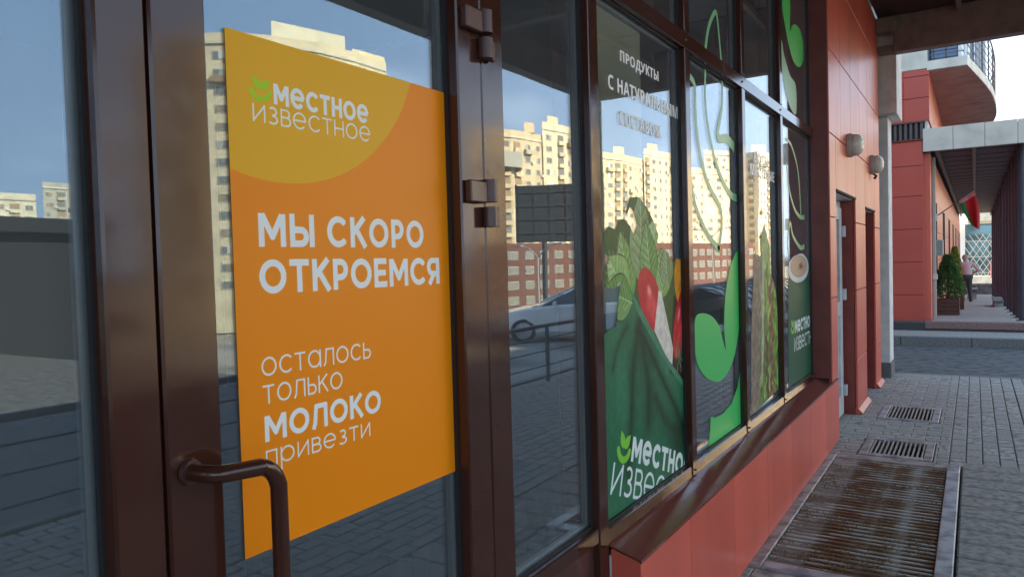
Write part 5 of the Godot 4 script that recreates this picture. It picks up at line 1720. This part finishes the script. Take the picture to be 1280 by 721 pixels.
func build_far_end() -> void:
	# beyond the passage: a low wall, a glazed office block with white columns, signs
	var w := thing("low_wall", "low sandy retaining wall closing the far end of the terrace", "wall", Vector3(1.2, -1.0, -46.3))
	for k in 8:
		bx("wall_block", Vector3(-1.6 + k * 0.9, -3.0, -46.1), Vector3(-0.706 + k * 0.9, -0.32, -46.5), M.sand_wall, w, 0.01)
	bx("coping", Vector3(-1.65, -0.318, -46.05), Vector3(5.65, -0.22, -46.55), M.concrete, w, 0.01)
	var b := thing("office_block", "far glass office block with white columns at the end of the passage", "building", Vector3(0, -2.6, -78))
	bx("wall_core", Vector3(-14, -2.7, -79.0), Vector3(-0.4, 9.0, -95), M.teal_glass, b, 0.0)
	for r in 5:
		for k in 7:
			bx("window_pane", Vector3(-13.9 + k * 1.95, -1.6 + r * 2.2, -78.8), Vector3(-12.05 + k * 1.95, 0.42 + r * 2.2, -78.95), M.teal_glass if (k + r) % 3 else M.blue_glass, b, 0.01)
		bx("floor_band", Vector3(-14, 0.44 + r * 2.2, -78.7), Vector3(-0.4, 0.60 + r * 2.2, -78.98), M.white_paint, b, 0.01)
	bx("white_column", Vector3(-0.75, -2.7, -76.6), Vector3(0.30, 9.0, -77.6), M.white_paint, b, 0.03)
	bx("entrance_canopy", Vector3(0.5, 4.0, -72.0), Vector3(14, 5.1, -77.9), M.cream_edge, b, 0.03)
	bx("entrance_glass", Vector3(0.31, -2.7, -78.0), Vector3(14, 3.99, -78.5), M.teal_glass, b, 0.0)
	for k in 16:
		var o := bx("lattice_bar", Vector3(0.4 + (k % 8) * 0.5, -1.6, -77.7 + 0.1 * (k / 8)), Vector3(0.45 + (k % 8) * 0.5, 3.4, -77.75 + 0.1 * (k / 8)), M.white_paint, b, 0.0)
		o.rotation.z = 0.55 if k < 8 else -0.55
	for y in [-0.4, 1.0, 2.4]:
		bx("lattice_bar", Vector3(0.31, y, -77.5), Vector3(6.0, y + 0.05, -77.55), M.white_paint, b, 0.0)
	bx("grey_column", Vector3(2.2, -2.7, -70.0), Vector3(2.9, 2.2, -70.7), M.concrete, b, 0.02)
	bx("parapet_wall", Vector3(-0.6, -2.7, -66.0), Vector3(9, -0.35, -66.3), M.cream_edge, b, 0.01)
	var s := thing("street_sign", "small pink sign on a post beyond the low wall", "sign", Vector3(2.2, -2.6, -60))
	bx("sign_post", Vector3(2.17, -2.75, -60.0), Vector3(2.23, 0.6, -60.06), M.pole_grey, s, 0.005)
	bx("sign_board", Vector3(1.95, -0.35, -59.95), Vector3(2.45, 0.65, -59.99), M.pink_sign, s, 0.005)
	var e := thing("bench", "low pale bench beside the walkway behind the planter", "bench", Vector3(0.95, terrace_y(-34.0), -34.0))
	bx("seat", Vector3(0.75, terrace_y(-34) + 0.36, -33.4), Vector3(1.15, terrace_y(-34) + 0.42, -34.8), M.concrete, e, 0.01)
	for z in [-33.6, -34.5]:
		bx("leg", Vector3(0.80, terrace_y(z) - 0.02, z), Vector3(1.10, terrace_y(-34) + 0.36, z - 0.1), M.concrete, e, 0.005)
	var c := thing("concrete_block", "low concrete block between the terrace columns", "block", Vector3(1.62, terrace_y(-24.6), -24.6))
	bx("block_body", Vector3(1.48, terrace_y(-25.5), -23.6), Vector3(1.69, terrace_y(-24.6) + 0.17, -25.6), M.concrete, c, 0.01)
	bx("block_cap", Vector3(1.46, terrace_y(-24.6) + 0.171, -23.55), Vector3(1.70, terrace_y(-24.6) + 0.21, -25.65), M.kerb_stone, c, 0.008)

func build_shade_block() -> void:
	# unseen block, added to keep the low sun off the drive
	var b := thing("shade_block", "plain unseen block added behind the shop to shade the drive", "building", Vector3(-22, -0.5, -10))
	bx("wall", Vector3(-30, -0.6, 8), Vector3(-16, 15.0, -48), M.flats_grey, b, 0.0)
	bx("roof", Vector3(-30.3, 15.0, 8.3), Vector3(-15.7, 15.4, -48.3), M.concrete, b, 0.0)
	for f in 4:
		for k in 12:
			bx("window", Vector3(-15.99, 1.2 + f * 3.4, 5.0 - k * 4.4), Vector3(-15.93, 2.9 + f * 3.4, 2.8 - k * 4.4), M.flats_glass, b, 0.0)

# ---------------------------------------------------------------- the street that the panes mirror
func polar(az: float, dist: float) -> Vector2:
	return Vector2(dist * sin(deg_to_rad(az)) - 1.05, -dist * cos(deg_to_rad(az)))

# a block of flats: a bent front given as bearing and distance, extruded, with every window, loggia and slab built
func flats(label: String, pts: Array, base: float, top: float, floor_h: float, wall: Material, style: int, seed_: int) -> Node3D:
	var g := RandomNumberGenerator.new()
	g.seed = seed_
	var p := PackedVector2Array()
	for q in pts:
		p.append(polar(q[0], q[1]))
	var mid := p[p.size() / 2]
	var t := thing("apartment_block", label, "building", Vector3(mid.x, base, mid.y), "blocks of flats across the street")
	var plan := PackedVector2Array(p)
	for k in range(p.size() - 1, -1, -1):
		plan.append(p[k] + p[k].normalized() * 16.0)
	put("wall", pull(plan, Vector3.RIGHT, Vector3(0, 0, 1), Vector3(0, top - base, 0)), wall, t, Vector3(0, base, 0) - origin_of(t))
	var cap := PackedVector2Array()
	for q in p:
		cap.append(q - q.normalized() * 0.35)
	for k in range(p.size() - 1, -1, -1):
		cap.append(p[k] + p[k].normalized() * 16.0)
	put("parapet", pull(cap, Vector3.RIGHT, Vector3(0, 0, 1), Vector3(0, 0.5, 0)), M.flats_white, t, Vector3(0, top - 1.9, 0) - origin_of(t))
	var floors := int((top - 2.4 + 3.0) / floor_h)
	for s in p.size() - 1:
		var d := (p[s + 1] - p[s])
		var l := d.length()
		d /= l
		var out := Vector2(d.y, -d.x)
		if out.dot(p[s]) > 0.0:
			out = -out
		var turn := atan2(-d.y, d.x)
		var bays := maxi(1, int(l / 3.3))
		for k in bays:
			var c := p[s] + d * l * (k + 0.5) / bays
			var kind := (k + s * 2 + style) % 4
			for f in floors:
				var y := top - 2.4 - (f + 1) * floor_h + 0.9
				if y < base:
					break
				var at := Vector3(c.x, y, c.y) - origin_of(t)
				var o3 := Vector3(out.x, 0, out.y)
				if kind == 3:
					# loggia: a dark recess with a parapet and a floor slab
					put("loggia", cbox(Vector3(2.3, 1.5, 0.2), 0.0), M.loggia if g.randf() < 0.6 else M.flats_glass, t, at + Vector3(0, 0.85, 0) + o3 * 0.02, Vector3(0, turn, 0))
					put("balcony", cbox(Vector3(2.5, 0.95, 0.7), 0.0), wall if g.randf() < 0.7 else M.slab_edge, t, at + Vector3(0, -0.35, 0) + o3 * 0.3, Vector3(0, turn, 0))
				else:
					var wide: float = [1.9, 1.3, 2.2][kind]
					if g.randf() < 0.16:
						put("cooler_box", cbox(Vector3(0.85, 0.6, 0.4), 0.0), M.frame_white, t, at + Vector3(d.x, 0, d.y) * (wide * 0.5 + 0.65) + o3 * 0.2, Vector3(0, turn, 0))
					if g.randf() < 0.10:
						put("balcony", cbox(Vector3(wide + 0.9, 1.05, 0.9), 0.0), [wall, M.slab_edge, M.loggia][g.randi() % 3], t, at + Vector3(0, -0.45, 0) + o3 * 0.4, Vector3(0, turn, 0))
					put("window", cbox(Vector3(wide, 1.45, 0.16), 0.0), M.frame_white, t, at + Vector3(0, 0.70, 0) + o3 * 0.02, Vector3(0, turn, 0))
					for h in 2:
						put("pane", cbox(Vector3(wide * 0.44, 1.25, 0.1), 0.0), [M.flats_glass, M.flats_glass, M.flats_dim, M.frame_white, M.loggia][mini(4, int(g.randf() * g.randf() * 8.0))], t, at + Vector3(d.x, 0, d.y) * wide * (0.235 if h else -0.235) + Vector3(0, 0.70, 0) + o3 * 0.08, Vector3(0, turn, 0))
	return t

func roof_box(t: Node3D, called: String, a: Array, b: Array, y0: float, y1: float, m: Material, deep := 8.0) -> void:
	var p := polar(a[0], a[1])
	var q := polar(b[0], b[1])
	var plan := PackedVector2Array([p, q, q + q.normalized() * deep, p + p.normalized() * deep])
	put(called, pull(plan, Vector3.RIGHT, Vector3(0, 0, 1), Vector3(0, y1 - y0, 0)), m, t, Vector3(0, y0, 0) - origin_of(t))

func build_mirrored_street() -> void:
	var t := flats("tall curved cream block of flats mirrored in the right door glass", [[59.0, 148.0], [54.6, 138.0], [52.3, 136.0], [49.5, 136.5], [46.5, 139.0], [44.0, 143.5], [41.5, 151.0]], -9.0, 42.8, 3.05, M.flats_cream, 0, 1)
	roof_box(t, "penthouse", [49.8, 141.0], [44.5, 148.0], 42.8, 46.9, M.flats_white)
	roof_box(t, "penthouse", [44.0, 147.0], [41.6, 153.0], 42.8, 44.4, M.flats_cream)
	t = flats("sand coloured block of flats mirrored in the narrow side light", [[35.5, 168.0], [32.0, 172.0], [29.6, 181.0]], -9.0, 33.0, 2.85, M.flats_sand, 1, 2)
	roof_box(t, "stair_head", [31.0, 176.0], [30.2, 178.0], 33.0, 35.4, M.flats_sand, 4.0)
	roof_box(t, "glazed_balcony", [33.4, 167.0], [31.2, 171.5], 24.0, 27.5, M.flats_dim, 6.0)
	t = flats("stepped cream block of flats with loggias mirrored beside the side light's mullion", [[29.58, 180.5], [27.8, 188.0], [25.6, 203.0]], -9.0, 36.3, 2.85, M.flats_cream, 2, 3)
	roof_box(t, "stair_head", [29.2, 184.0], [28.4, 187.0], 36.3, 38.3, M.flats_sand, 4.0)
	t = flats("sand coloured block of flats mirrored behind the vegetable print", [[25.4, 208.0], [23.6, 216.0], [21.9, 229.0]], -9.0, 32.6, 2.8, M.flats_sand, 1, 4)
	roof_box(t, "stair_head", [24.2, 216.0], [23.4, 219.0], 32.6, 35.0, M.flats_cream, 4.0)
	t = flats("cream block of flats with glazed loggias mirrored at the vegetable print's mullion", [[21.88, 228.0], [20.4, 238.0], [18.7, 256.0]], -9.0, 35.8, 2.8, M.flats_cream, 3, 5)
	roof_box(t, "stair_head", [21.6, 234.0], [20.8, 238.0], 35.8, 38.2, M.flats_sand, 4.0)
	t = flats("cream block of flats mirrored behind the green leaf outlines", [[18.5, 258.0], [16.8, 268.0], [16.0, 272.0], [14.7, 288.0]], -9.0, 33.0, 2.85, M.flats_cream, 0, 6)
	t = flats("pale blank-topped block of flats mirrored above the leaf outlines", [[17.4, 300.0], [14.6, 312.0]], -9.0, 44.5, 2.9, M.flats_white, 2, 7)
	t = flats("white tower of flats mirrored above the sandwich print", [[14.55, 291.0], [13.6, 288.0], [12.75, 297.0]], -9.0, 41.0, 2.95, M.flats_white, 3, 8)
	roof_box(t, "penthouse", [14.0, 292.0], [13.1, 295.0], 41.0, 44.0, M.flats_white)
	t = flats("far white block of flats mirrored at the edge of the left door glass", [[69.0, 236.0], [65.0, 240.0]], -9.0, 24.5, 3.0, M.flats_white, 0, 9)
	t = flats("far grey block of flats mirrored in the left door glass", [[64.6, 262.0], [62.0, 268.0]], -9.0, 30.5, 3.0, M.flats_grey, 2, 10)
	# long brick house in front of them
	var pts := [[36.0, 168.0], [31.5, 176.0], [27.0, 190.0], [22.5, 208.0], [18.0, 232.0], [14.0, 262.0]]
	var b := thing("brick_house", "long low brick house mirrored below the blocks of flats", "building", Vector3(90, -9, -160))
	var p := PackedVector2Array()
	for q in pts:
		p.append(polar(q[0], q[1] - 6.0))
	var plan := PackedVector2Array(p)
	for k in range(p.size() - 1, -1, -1):
		plan.append(p[k] + p[k].normalized() * 5.0)
	put("wall", pull(plan, Vector3.RIGHT, Vector3(0, 0, 1), Vector3(0, 15.6, 0)), M.brick_far, b, Vector3(0, -9.2, 0) - origin_of(b))
	for s in p.size() - 1:
		var d := p[s + 1] - p[s]
		var l := d.length()
		d /= l
		var out := Vector2(d.y, -d.x)
		if out.dot(p[s]) > 0.0:
			out = -out
		var bays := int(l / 4.0)
		for k in bays:
			var c := p[s] + d * l * (k + 0.5) / bays
			for f in 4:
				var at := Vector3(c.x, 3.6 - f * 3.5, c.y) - origin_of(b)
				var o3 := Vector3(out.x, 0, out.y)
				put("window", cbox(Vector3(2.9, 1.9, 0.2), 0.0), M.flats_grey, b, at + o3 * 0.05, Vector3(0, atan2(-d.y, d.x), 0))
				for h in 3:
					put("pane", cbox(Vector3(0.82, 1.65, 0.1), 0.0), M.flats_glass, b, at + o3 * 0.14 + Vector3(d.x, 0, d.y) * (h - 1) * 0.93, Vector3(0, atan2(-d.y, d.x), 0))
	# dark pavilion mirrored in the left door
	var kiosk := thing("pavilion", "low dark flat-roofed pavilion mirrored in the left door glass", "building", Vector3(24, -0.5, -6))
	bx("wall", Vector3(21.2, -2.0, 9.0), Vector3(28, 2.7, -12.0), M.kiosk, kiosk, 0.0)
	bx("roof", Vector3(20.8, 2.70, 9.4), Vector3(28.4, 3.12, -12.3), M.kiosk, kiosk, 0.02)
	# billboard from behind
	var c2 := polar(29.1, 46.0)
	var turn := atan2(-c2.x, -c2.y)
	var bb := thing("billboard", "dark back of a billboard on one leg mirrored in the side light", "billboard", Vector3(c2.x, terrain_height(c2.x, c2.y), c2.y), "", turn)
	var gy := -terrain_height(c2.x, c2.y)
	put("board_back", cbox(Vector3(4.5, 3.55, 0.16), 0.02), M.board_back, bb, Vector3(0, gy + 4.6, 0))
	for k in 4:
		put("rib", cbox(Vector3(4.4, 0.09, 0.06), 0.0), M.board_rib, bb, Vector3(0, gy + 3.4 + k * 0.85, 0.11))
	for k in 5:
		put("rib", cbox(Vector3(0.09, 3.4, 0.05), 0.0), M.board_rib, bb, Vector3(-2.0 + k * 1.0, gy + 4.6, 0.105))
	put("post", tube([Vector3(0.45, 0, -0.1), Vector3(0.45, gy + 2.9, -0.1)], [0.17], 12), M.board_rib, bb)
	# street lamps
	var n := 0
	for l in [[30.2, 42.0, 1.9, "pale lamp post mirrored in front of the brick house in the side light"], [16.95, 72.0, 3.7, "double-armed lamp post mirrored among the leaf outlines"]]:
		var q := polar(l[0], l[1])
		var y: float = terrain_height(q.x, q.y)
		var o := thing("street_lamp", l[3], "lamp post", Vector3(q.x, y, q.y), "lamp posts across the street")
		put("pole", tube([Vector3.ZERO, Vector3(0, l[2] - y, 0)], [0.09, 0.05], 10), M.pole_grey, o)
		for s in [-1.0, 1.0]:
			var e: Vector3 = Vector3(cos(0.4), 0, -sin(0.4)) * s
			put("arm", tube([Vector3(0, l[2] - y - 0.05, 0), e * 0.9 + Vector3(0, l[2] - y + 0.5, 0), e * 1.7 + Vector3(0, l[2] - y + 0.65, 0)], [0.04, 0.035, 0.03], 8), M.pole_grey, o)
			put("lamp_head", cbox(Vector3(0.75, 0.10, 0.24), 0.03), M.pole_grey, o, e * 1.95 + Vector3(0, l[2] - y + 0.66, 0), Vector3(0, 0.4, 0))
	# glazed barrel roof over a stair down
	var u := thing("stair_vault", "glazed barrel vault over a stairway on a dark base mirrored below the leaf outlines", "canopy", Vector3(10.5, -2.7, -42))
	bx("base", Vector3(7.6, -2.9, -33.5), Vector3(13.0, -1.75, -52.0), M.plinth_grey, u, 0.0)
	for k in 12:
		var z := -33.6 - k * 1.5
		var path := []
		for i in 15:
			var a := PI * i / 14.0
			path.append(Vector3(10.3 + 2.6 * cos(a), -1.75 + 1.95 * sin(a), z))
		put("hoop", tube(path, [0.06], 6), M.rail_grey, u, -origin_of(u))
		if k < 11:
			for i in 7:
				var a := PI * i / 7.0
				var b2 := PI * (i + 1) / 7.0
				var st := start()
				var pa := Vector3(10.3 + 2.56 * cos(a), -1.75 + 1.91 * sin(a), 0)
				var pb := Vector3(10.3 + 2.56 * cos(b2), -1.75 + 1.91 * sin(b2), 0)
				var nn := Vector3(cos((a + b2) / 2), sin((a + b2) / 2), 0)
				var dz := Vector3(0, 0, -1.42)
				quad(st, pa, pb, pb + dz, pa + dz, nn)
				quad(st, pa - nn * 0.02, pb - nn * 0.02, pb + dz - nn * 0.02, pa + dz - nn * 0.02, -nn)
				put("pane", st.commit(), M.vault_glass, u, Vector3(0, 0, z - 0.04) - origin_of(u))
	# railing on the edge of the raised pavement
	var rail := thing("railing", "dark steel railing along the pavement edge, mirrored low in the panes", "railing", Vector3(3.44, 0, -3))
	for k in 12:
		var z := 4.0 - k * 1.08
		bx("post", Vector3(3.42, 0.0, z), Vector3(3.46, 0.68, z - 0.04), M.room_steel, rail, 0.004)
	put("top_rail", tube([Vector3(3.44, 0.69, 4.2), Vector3(3.44, 0.69, -8.9)], [0.026], 12), M.rail_grey, rail, -origin_of(rail))
	for y in [0.20, 0.38, 0.54]:
		put("bar", tube([Vector3(3.44, y, 4.2), Vector3(3.44, y, -8.9)], [0.009], 8), M.rail_grey, rail, -origin_of(rail))

func build_car() -> void:
	# silver saloon parked along the pavement, nose towards +z
	var t := thing("parked_car", "silver saloon car parked beyond the railing, mirrored in the side light", "car", Vector3(7.7, -0.52, -17.06), "", deg_to_rad(60))
	# stations along the length: z, sill height, belt height, half width at sill, belt; then cabin: roof height, half width
	var body := [[2.28, 0.42, 0.60, 0.50, 0.52], [2.22, 0.30, 0.66, 0.66, 0.68], [2.0, 0.24, 0.74, 0.80, 0.80], [1.5, 0.22, 0.84, 0.88, 0.86], [0.9, 0.22, 0.92, 0.90, 0.88], [0.3, 0.22, 0.95, 0.91, 0.88], [-0.8, 0.22, 0.97, 0.91, 0.88], [-1.5, 0.23, 0.99, 0.90, 0.86], [-2.05, 0.28, 0.99, 0.84, 0.80], [-2.28, 0.40, 0.92, 0.72, 0.70], [-2.33, 0.52, 0.80, 0.62, 0.62]]
	var st := start()
	var rings := []
	for b in body:
		var ring := []
		var mid: float = lerpf(b[1], b[2], 0.55)
		for q in [[0.0, b[1]], [b[3] * 0.92, b[1]], [b[3], b[1] + 0.06], [b[3] + 0.02, mid], [b[4], b[2] - 0.05], [b[4] * 0.93, b[2]], [b[4] * 0.5, b[2] + 0.025], [0.0, b[2] + 0.03]]:
			ring.append(Vector3(q[0], q[1], b[0]))
		for k in range(ring.size() - 2, 0, -1):
			ring.append(Vector3(-ring[k].x, ring[k].y, ring[k].z))
		rings.append(ring)
	var hull := func(rs: Array, s2: SurfaceTool) -> void:
		for k in rs.size() - 1:
			var c0 := Vector3.ZERO
			for v in rs[k]:
				c0 += v / rs[k].size()
			for i in rs[k].size():
				var j: int = (i + 1) % rs[k].size()
				var m: Vector3 = (rs[k][i] + rs[k][j] + rs[k + 1][i] + rs[k + 1][j]) * 0.25
				quad(s2, rs[k][i], rs[k][j], rs[k + 1][j], rs[k + 1][i], m - c0)
		for e in [0, rs.size() - 1]:
			var c := Vector3.ZERO
			for v in rs[e]:
				c += v / rs[e].size()
			for i in rs[e].size():
				tri(s2, c, rs[e][i], rs[e][(i + 1) % rs[e].size()], Vector3(0, 0, 1 if e == 0 else -1))
	hull.call(rings, st)
	put("body", st.commit(), M.car_paint, t)
	var cab := [[0.95, 0.93, 0.70], [0.40, 1.20, 0.66], [0.10, 1.36, 0.60], [-0.35, 1.43, 0.58], [-0.9, 1.42, 0.57], [-1.35, 1.30, 0.60], [-1.85, 1.0, 0.68]]
	rings = []
	for c in cab:
		var low := 0.93 if c[0] > -1.4 else 0.97
		rings.append([Vector3(0.82, low, c[0]), Vector3(lerpf(0.82, c[2], 0.92), lerpf(low, c[1], 0.90), c[0]), Vector3(c[2] * 0.85, c[1], c[0]), Vector3(0, c[1] + 0.015, c[0]), Vector3(-c[2] * 0.85, c[1], c[0]), Vector3(-lerpf(0.82, c[2], 0.92), lerpf(low, c[1], 0.90), c[0]), Vector3(-0.82, low, c[0])])
	st = start()
	hull.call(rings, st)
	put("cabin", st.commit(), M.car_glass, t)
	var roof := start()
	for k in range(1, cab.size() - 2):
		for i in range(1, 5):
			var up := Vector3(0, 0.012, 0)
			quad(roof, rings[k][i] + up, rings[k][i + 1] + up, rings[k + 1][i + 1] + up, rings[k + 1][i] + up, Vector3.UP)
	put("roof", roof.commit(), M.car_paint, t)
	for s in [-1.0, 1.0]:
		for pz in [[0.95, 0.40], [-0.42, -0.46], [-1.42, -1.86]]:
			put("pillar", tube([Vector3(0.835 * s, 0.94, pz[0]), Vector3(0.63 * s, 1.37 if pz[1] < 0.3 and pz[1] > -1.0 else (1.21 if pz[1] > 0 else 1.05), pz[1])], [0.028], 6), M.car_paint, t)
		put("mirror", cbox(Vector3(0.20, 0.12, 0.10), 0.03), M.car_paint, t, Vector3(0.98 * s, 0.99, 0.62))
		put("door_handle", cbox(Vector3(0.03, 0.03, 0.18), 0.008), M.alloy, t, Vector3(0.905 * s, 0.80, -0.35))
		put("headlight", cbox(Vector3(0.30, 0.13, 0.20), 0.04), M.car_lamp, t, Vector3(0.58 * s, 0.63, 2.10))
		put("tail_light", cbox(Vector3(0.22, 0.16, 0.14), 0.03), M.car_red, t, Vector3(0.62 * s, 0.80, -2.22))
		for z in [1.42, -1.36]:
			var w := Node3D.new()
			w.name = "wheel"
			t.add_child(w, true)
			w.position = Vector3(0.80 * s, 0.315, z)
			w.rotation.z = -PI / 2 * s
			put("tyre", lathe([[0.21, -0.10], [0.29, -0.10], [0.315, -0.07], [0.315, 0.07], [0.29, 0.105], [0.21, 0.105]], 28), M.rubber, w)
			put("rim", lathe([[0.21, -0.05], [0.21, 0.10], [0.195, 0.112], [0.18, 0.09], [0.06, 0.08], [0.05, 0.11], [0.0, 0.112]], 28), M.alloy, w)
			for k in 7:
				var a := TAU * k / 7.0
				put("spoke", cbox(Vector3(0.14, 0.02, 0.04), 0.005), M.alloy, w, Vector3(cos(a) * 0.12, 0.102, sin(a) * 0.12), Vector3(0, -a, 0))
	put("number_plate", cbox(Vector3(0.5, 0.11, 0.02), 0.003), M.white_paint, t, Vector3(0, 0.45, 2.29))
	put("grille", cbox(Vector3(0.62, 0.14, 0.04), 0.01), M.rubber, t, Vector3(0, 0.60, 2.265))

# ---------------------------------------------------------------- sky
func cloud_cover() -> ImageTexture:
	var n := FastNoiseLite.new()
	n.seed = 12
	n.frequency = 0.9
	n.fractal_octaves = 6
	n.noise_type = FastNoiseLite.TYPE_SIMPLEX_SMOOTH
	var w := 1024
	var h := 512
	var im := Image.create(w, h, false, Image.FORMAT_RGBA8)
	im.fill(Color(1, 1, 1, 0))
	for y in h / 2:
		var el := PI / 2 - PI * (y + 0.5) / h
		for x in w:
			var a := TAU * (x + 0.5) / w
			var d := Vector3(cos(a) * cos(el), sin(el), sin(a) * cos(el))
			# flat-based cumulus low down, thin streaks higher up
			var q := d / (d.y + 0.16)
			var v := n.get_noise_3d(q.x * 0.9, 0.0, q.z * 0.9) * 0.6 + n.get_noise_3d(d.x * 5.0, d.y * 13.0, d.z * 5.0) * 0.65
			var low := smoothstep(0.55, 0.08, el)
			var c := smoothstep(0.12 + 0.30 * (1.0 - low), 0.55, v + 0.16 * low)
			im.set_pixel(x, y, Color(1.0, 0.99, 0.97, c * 0.85))
	return ImageTexture.create_from_image(im)

func _ready() -> void:
	rng.seed = 1
	# camera: 1.05 m off the glass, looking along the facade
	var cam := Camera3D.new()
	cam.name = "camera"
	cam.fov = 42.9
	cam.near = 0.05
	cam.far = 2000.0
	add_child(cam)
	cam.position = Vector3(1.05, 1.45, 0.0)
	cam.rotation_degrees = Vector3(-1.8355, 32.296, -1.582)
	cam.current = true
	# sky and exposure
	var we := WorldEnvironment.new()
	we.name = "world_environment"
	var env := Environment.new()
	env.background_mode = Environment.BG_SKY
	var sky := Sky.new()
	var sm := ProceduralSkyMaterial.new()
	sm.sky_top_color = Color(0.385, 0.482, 0.592)
	sm.sky_horizon_color = Color(0.585, 0.642, 0.70)
	sm.sky_curve = 0.28
	sm.ground_bottom_color = Color(0.25, 0.25, 0.25)
	sm.ground_horizon_color = Color(0.55, 0.58, 0.60)
	sm.sun_angle_max = 1.0
	sm.sky_cover = cloud_cover()
	sm.sky_cover_modulate = Color(0.38, 0.365, 0.34, 1.0)
	sky.sky_material = sm
	env.sky = sky
	env.tonemap_mode = Environment.TONE_MAPPER_LINEAR
	env.tonemap_exposure = 6.0
	env.sdfgi_enabled = true
	env.ssao_enabled = true
	env.ssil_enabled = true
	we.environment = env
	add_child(we)
	# low sun from behind the shop, so that the street front lies in its shade and the flats opposite are lit
	var sun := DirectionalLight3D.new()
	sun.name = "sun"
	sun.light_energy = 1.6
	sun.light_color = Color(1.0, 0.91, 0.76)
	sun.light_angular_distance = 0.5
	sun.shadow_enabled = true
	add_child(sun)
	sun.look_at_from_position(Vector3.ZERO, Vector3(0.82, -0.55, 0.03), Vector3.UP)
	make_materials()
	build_ground()
	build_shop()
	build_terrace()
	build_second_building()
	build_mirrored_street()
	build_far_end()
	build_shade_block()
	build_stickers()
	build_grates()
	build_wall_lamps()
	build_room_things()
	build_car()
	build_flag()
	planter("brown plank planter box holding the dark conifer by the red wall", Vector3(0.575, terrace_y(-18.1), -18.1), 0.40, 0.34)
	thuja("conifer", "dense dark green cone-shaped conifer in the wooden planter", Vector3(0.575, terrace_y(-18.1) + 0.30, -18.1), 0.98, 0.50, false, 3)
	planter("plank planter box farther back, mostly hidden by the dark conifer", Vector3(0.62, terrace_y(-21.6), -21.6), 0.40, 0.34)
	thuja("conifer", "yellow-green conifer top showing behind the dark one", Vector3(0.62, terrace_y(-21.6) + 0.30, -21.6), 1.30, 0.36, true, 8)
	build_person()
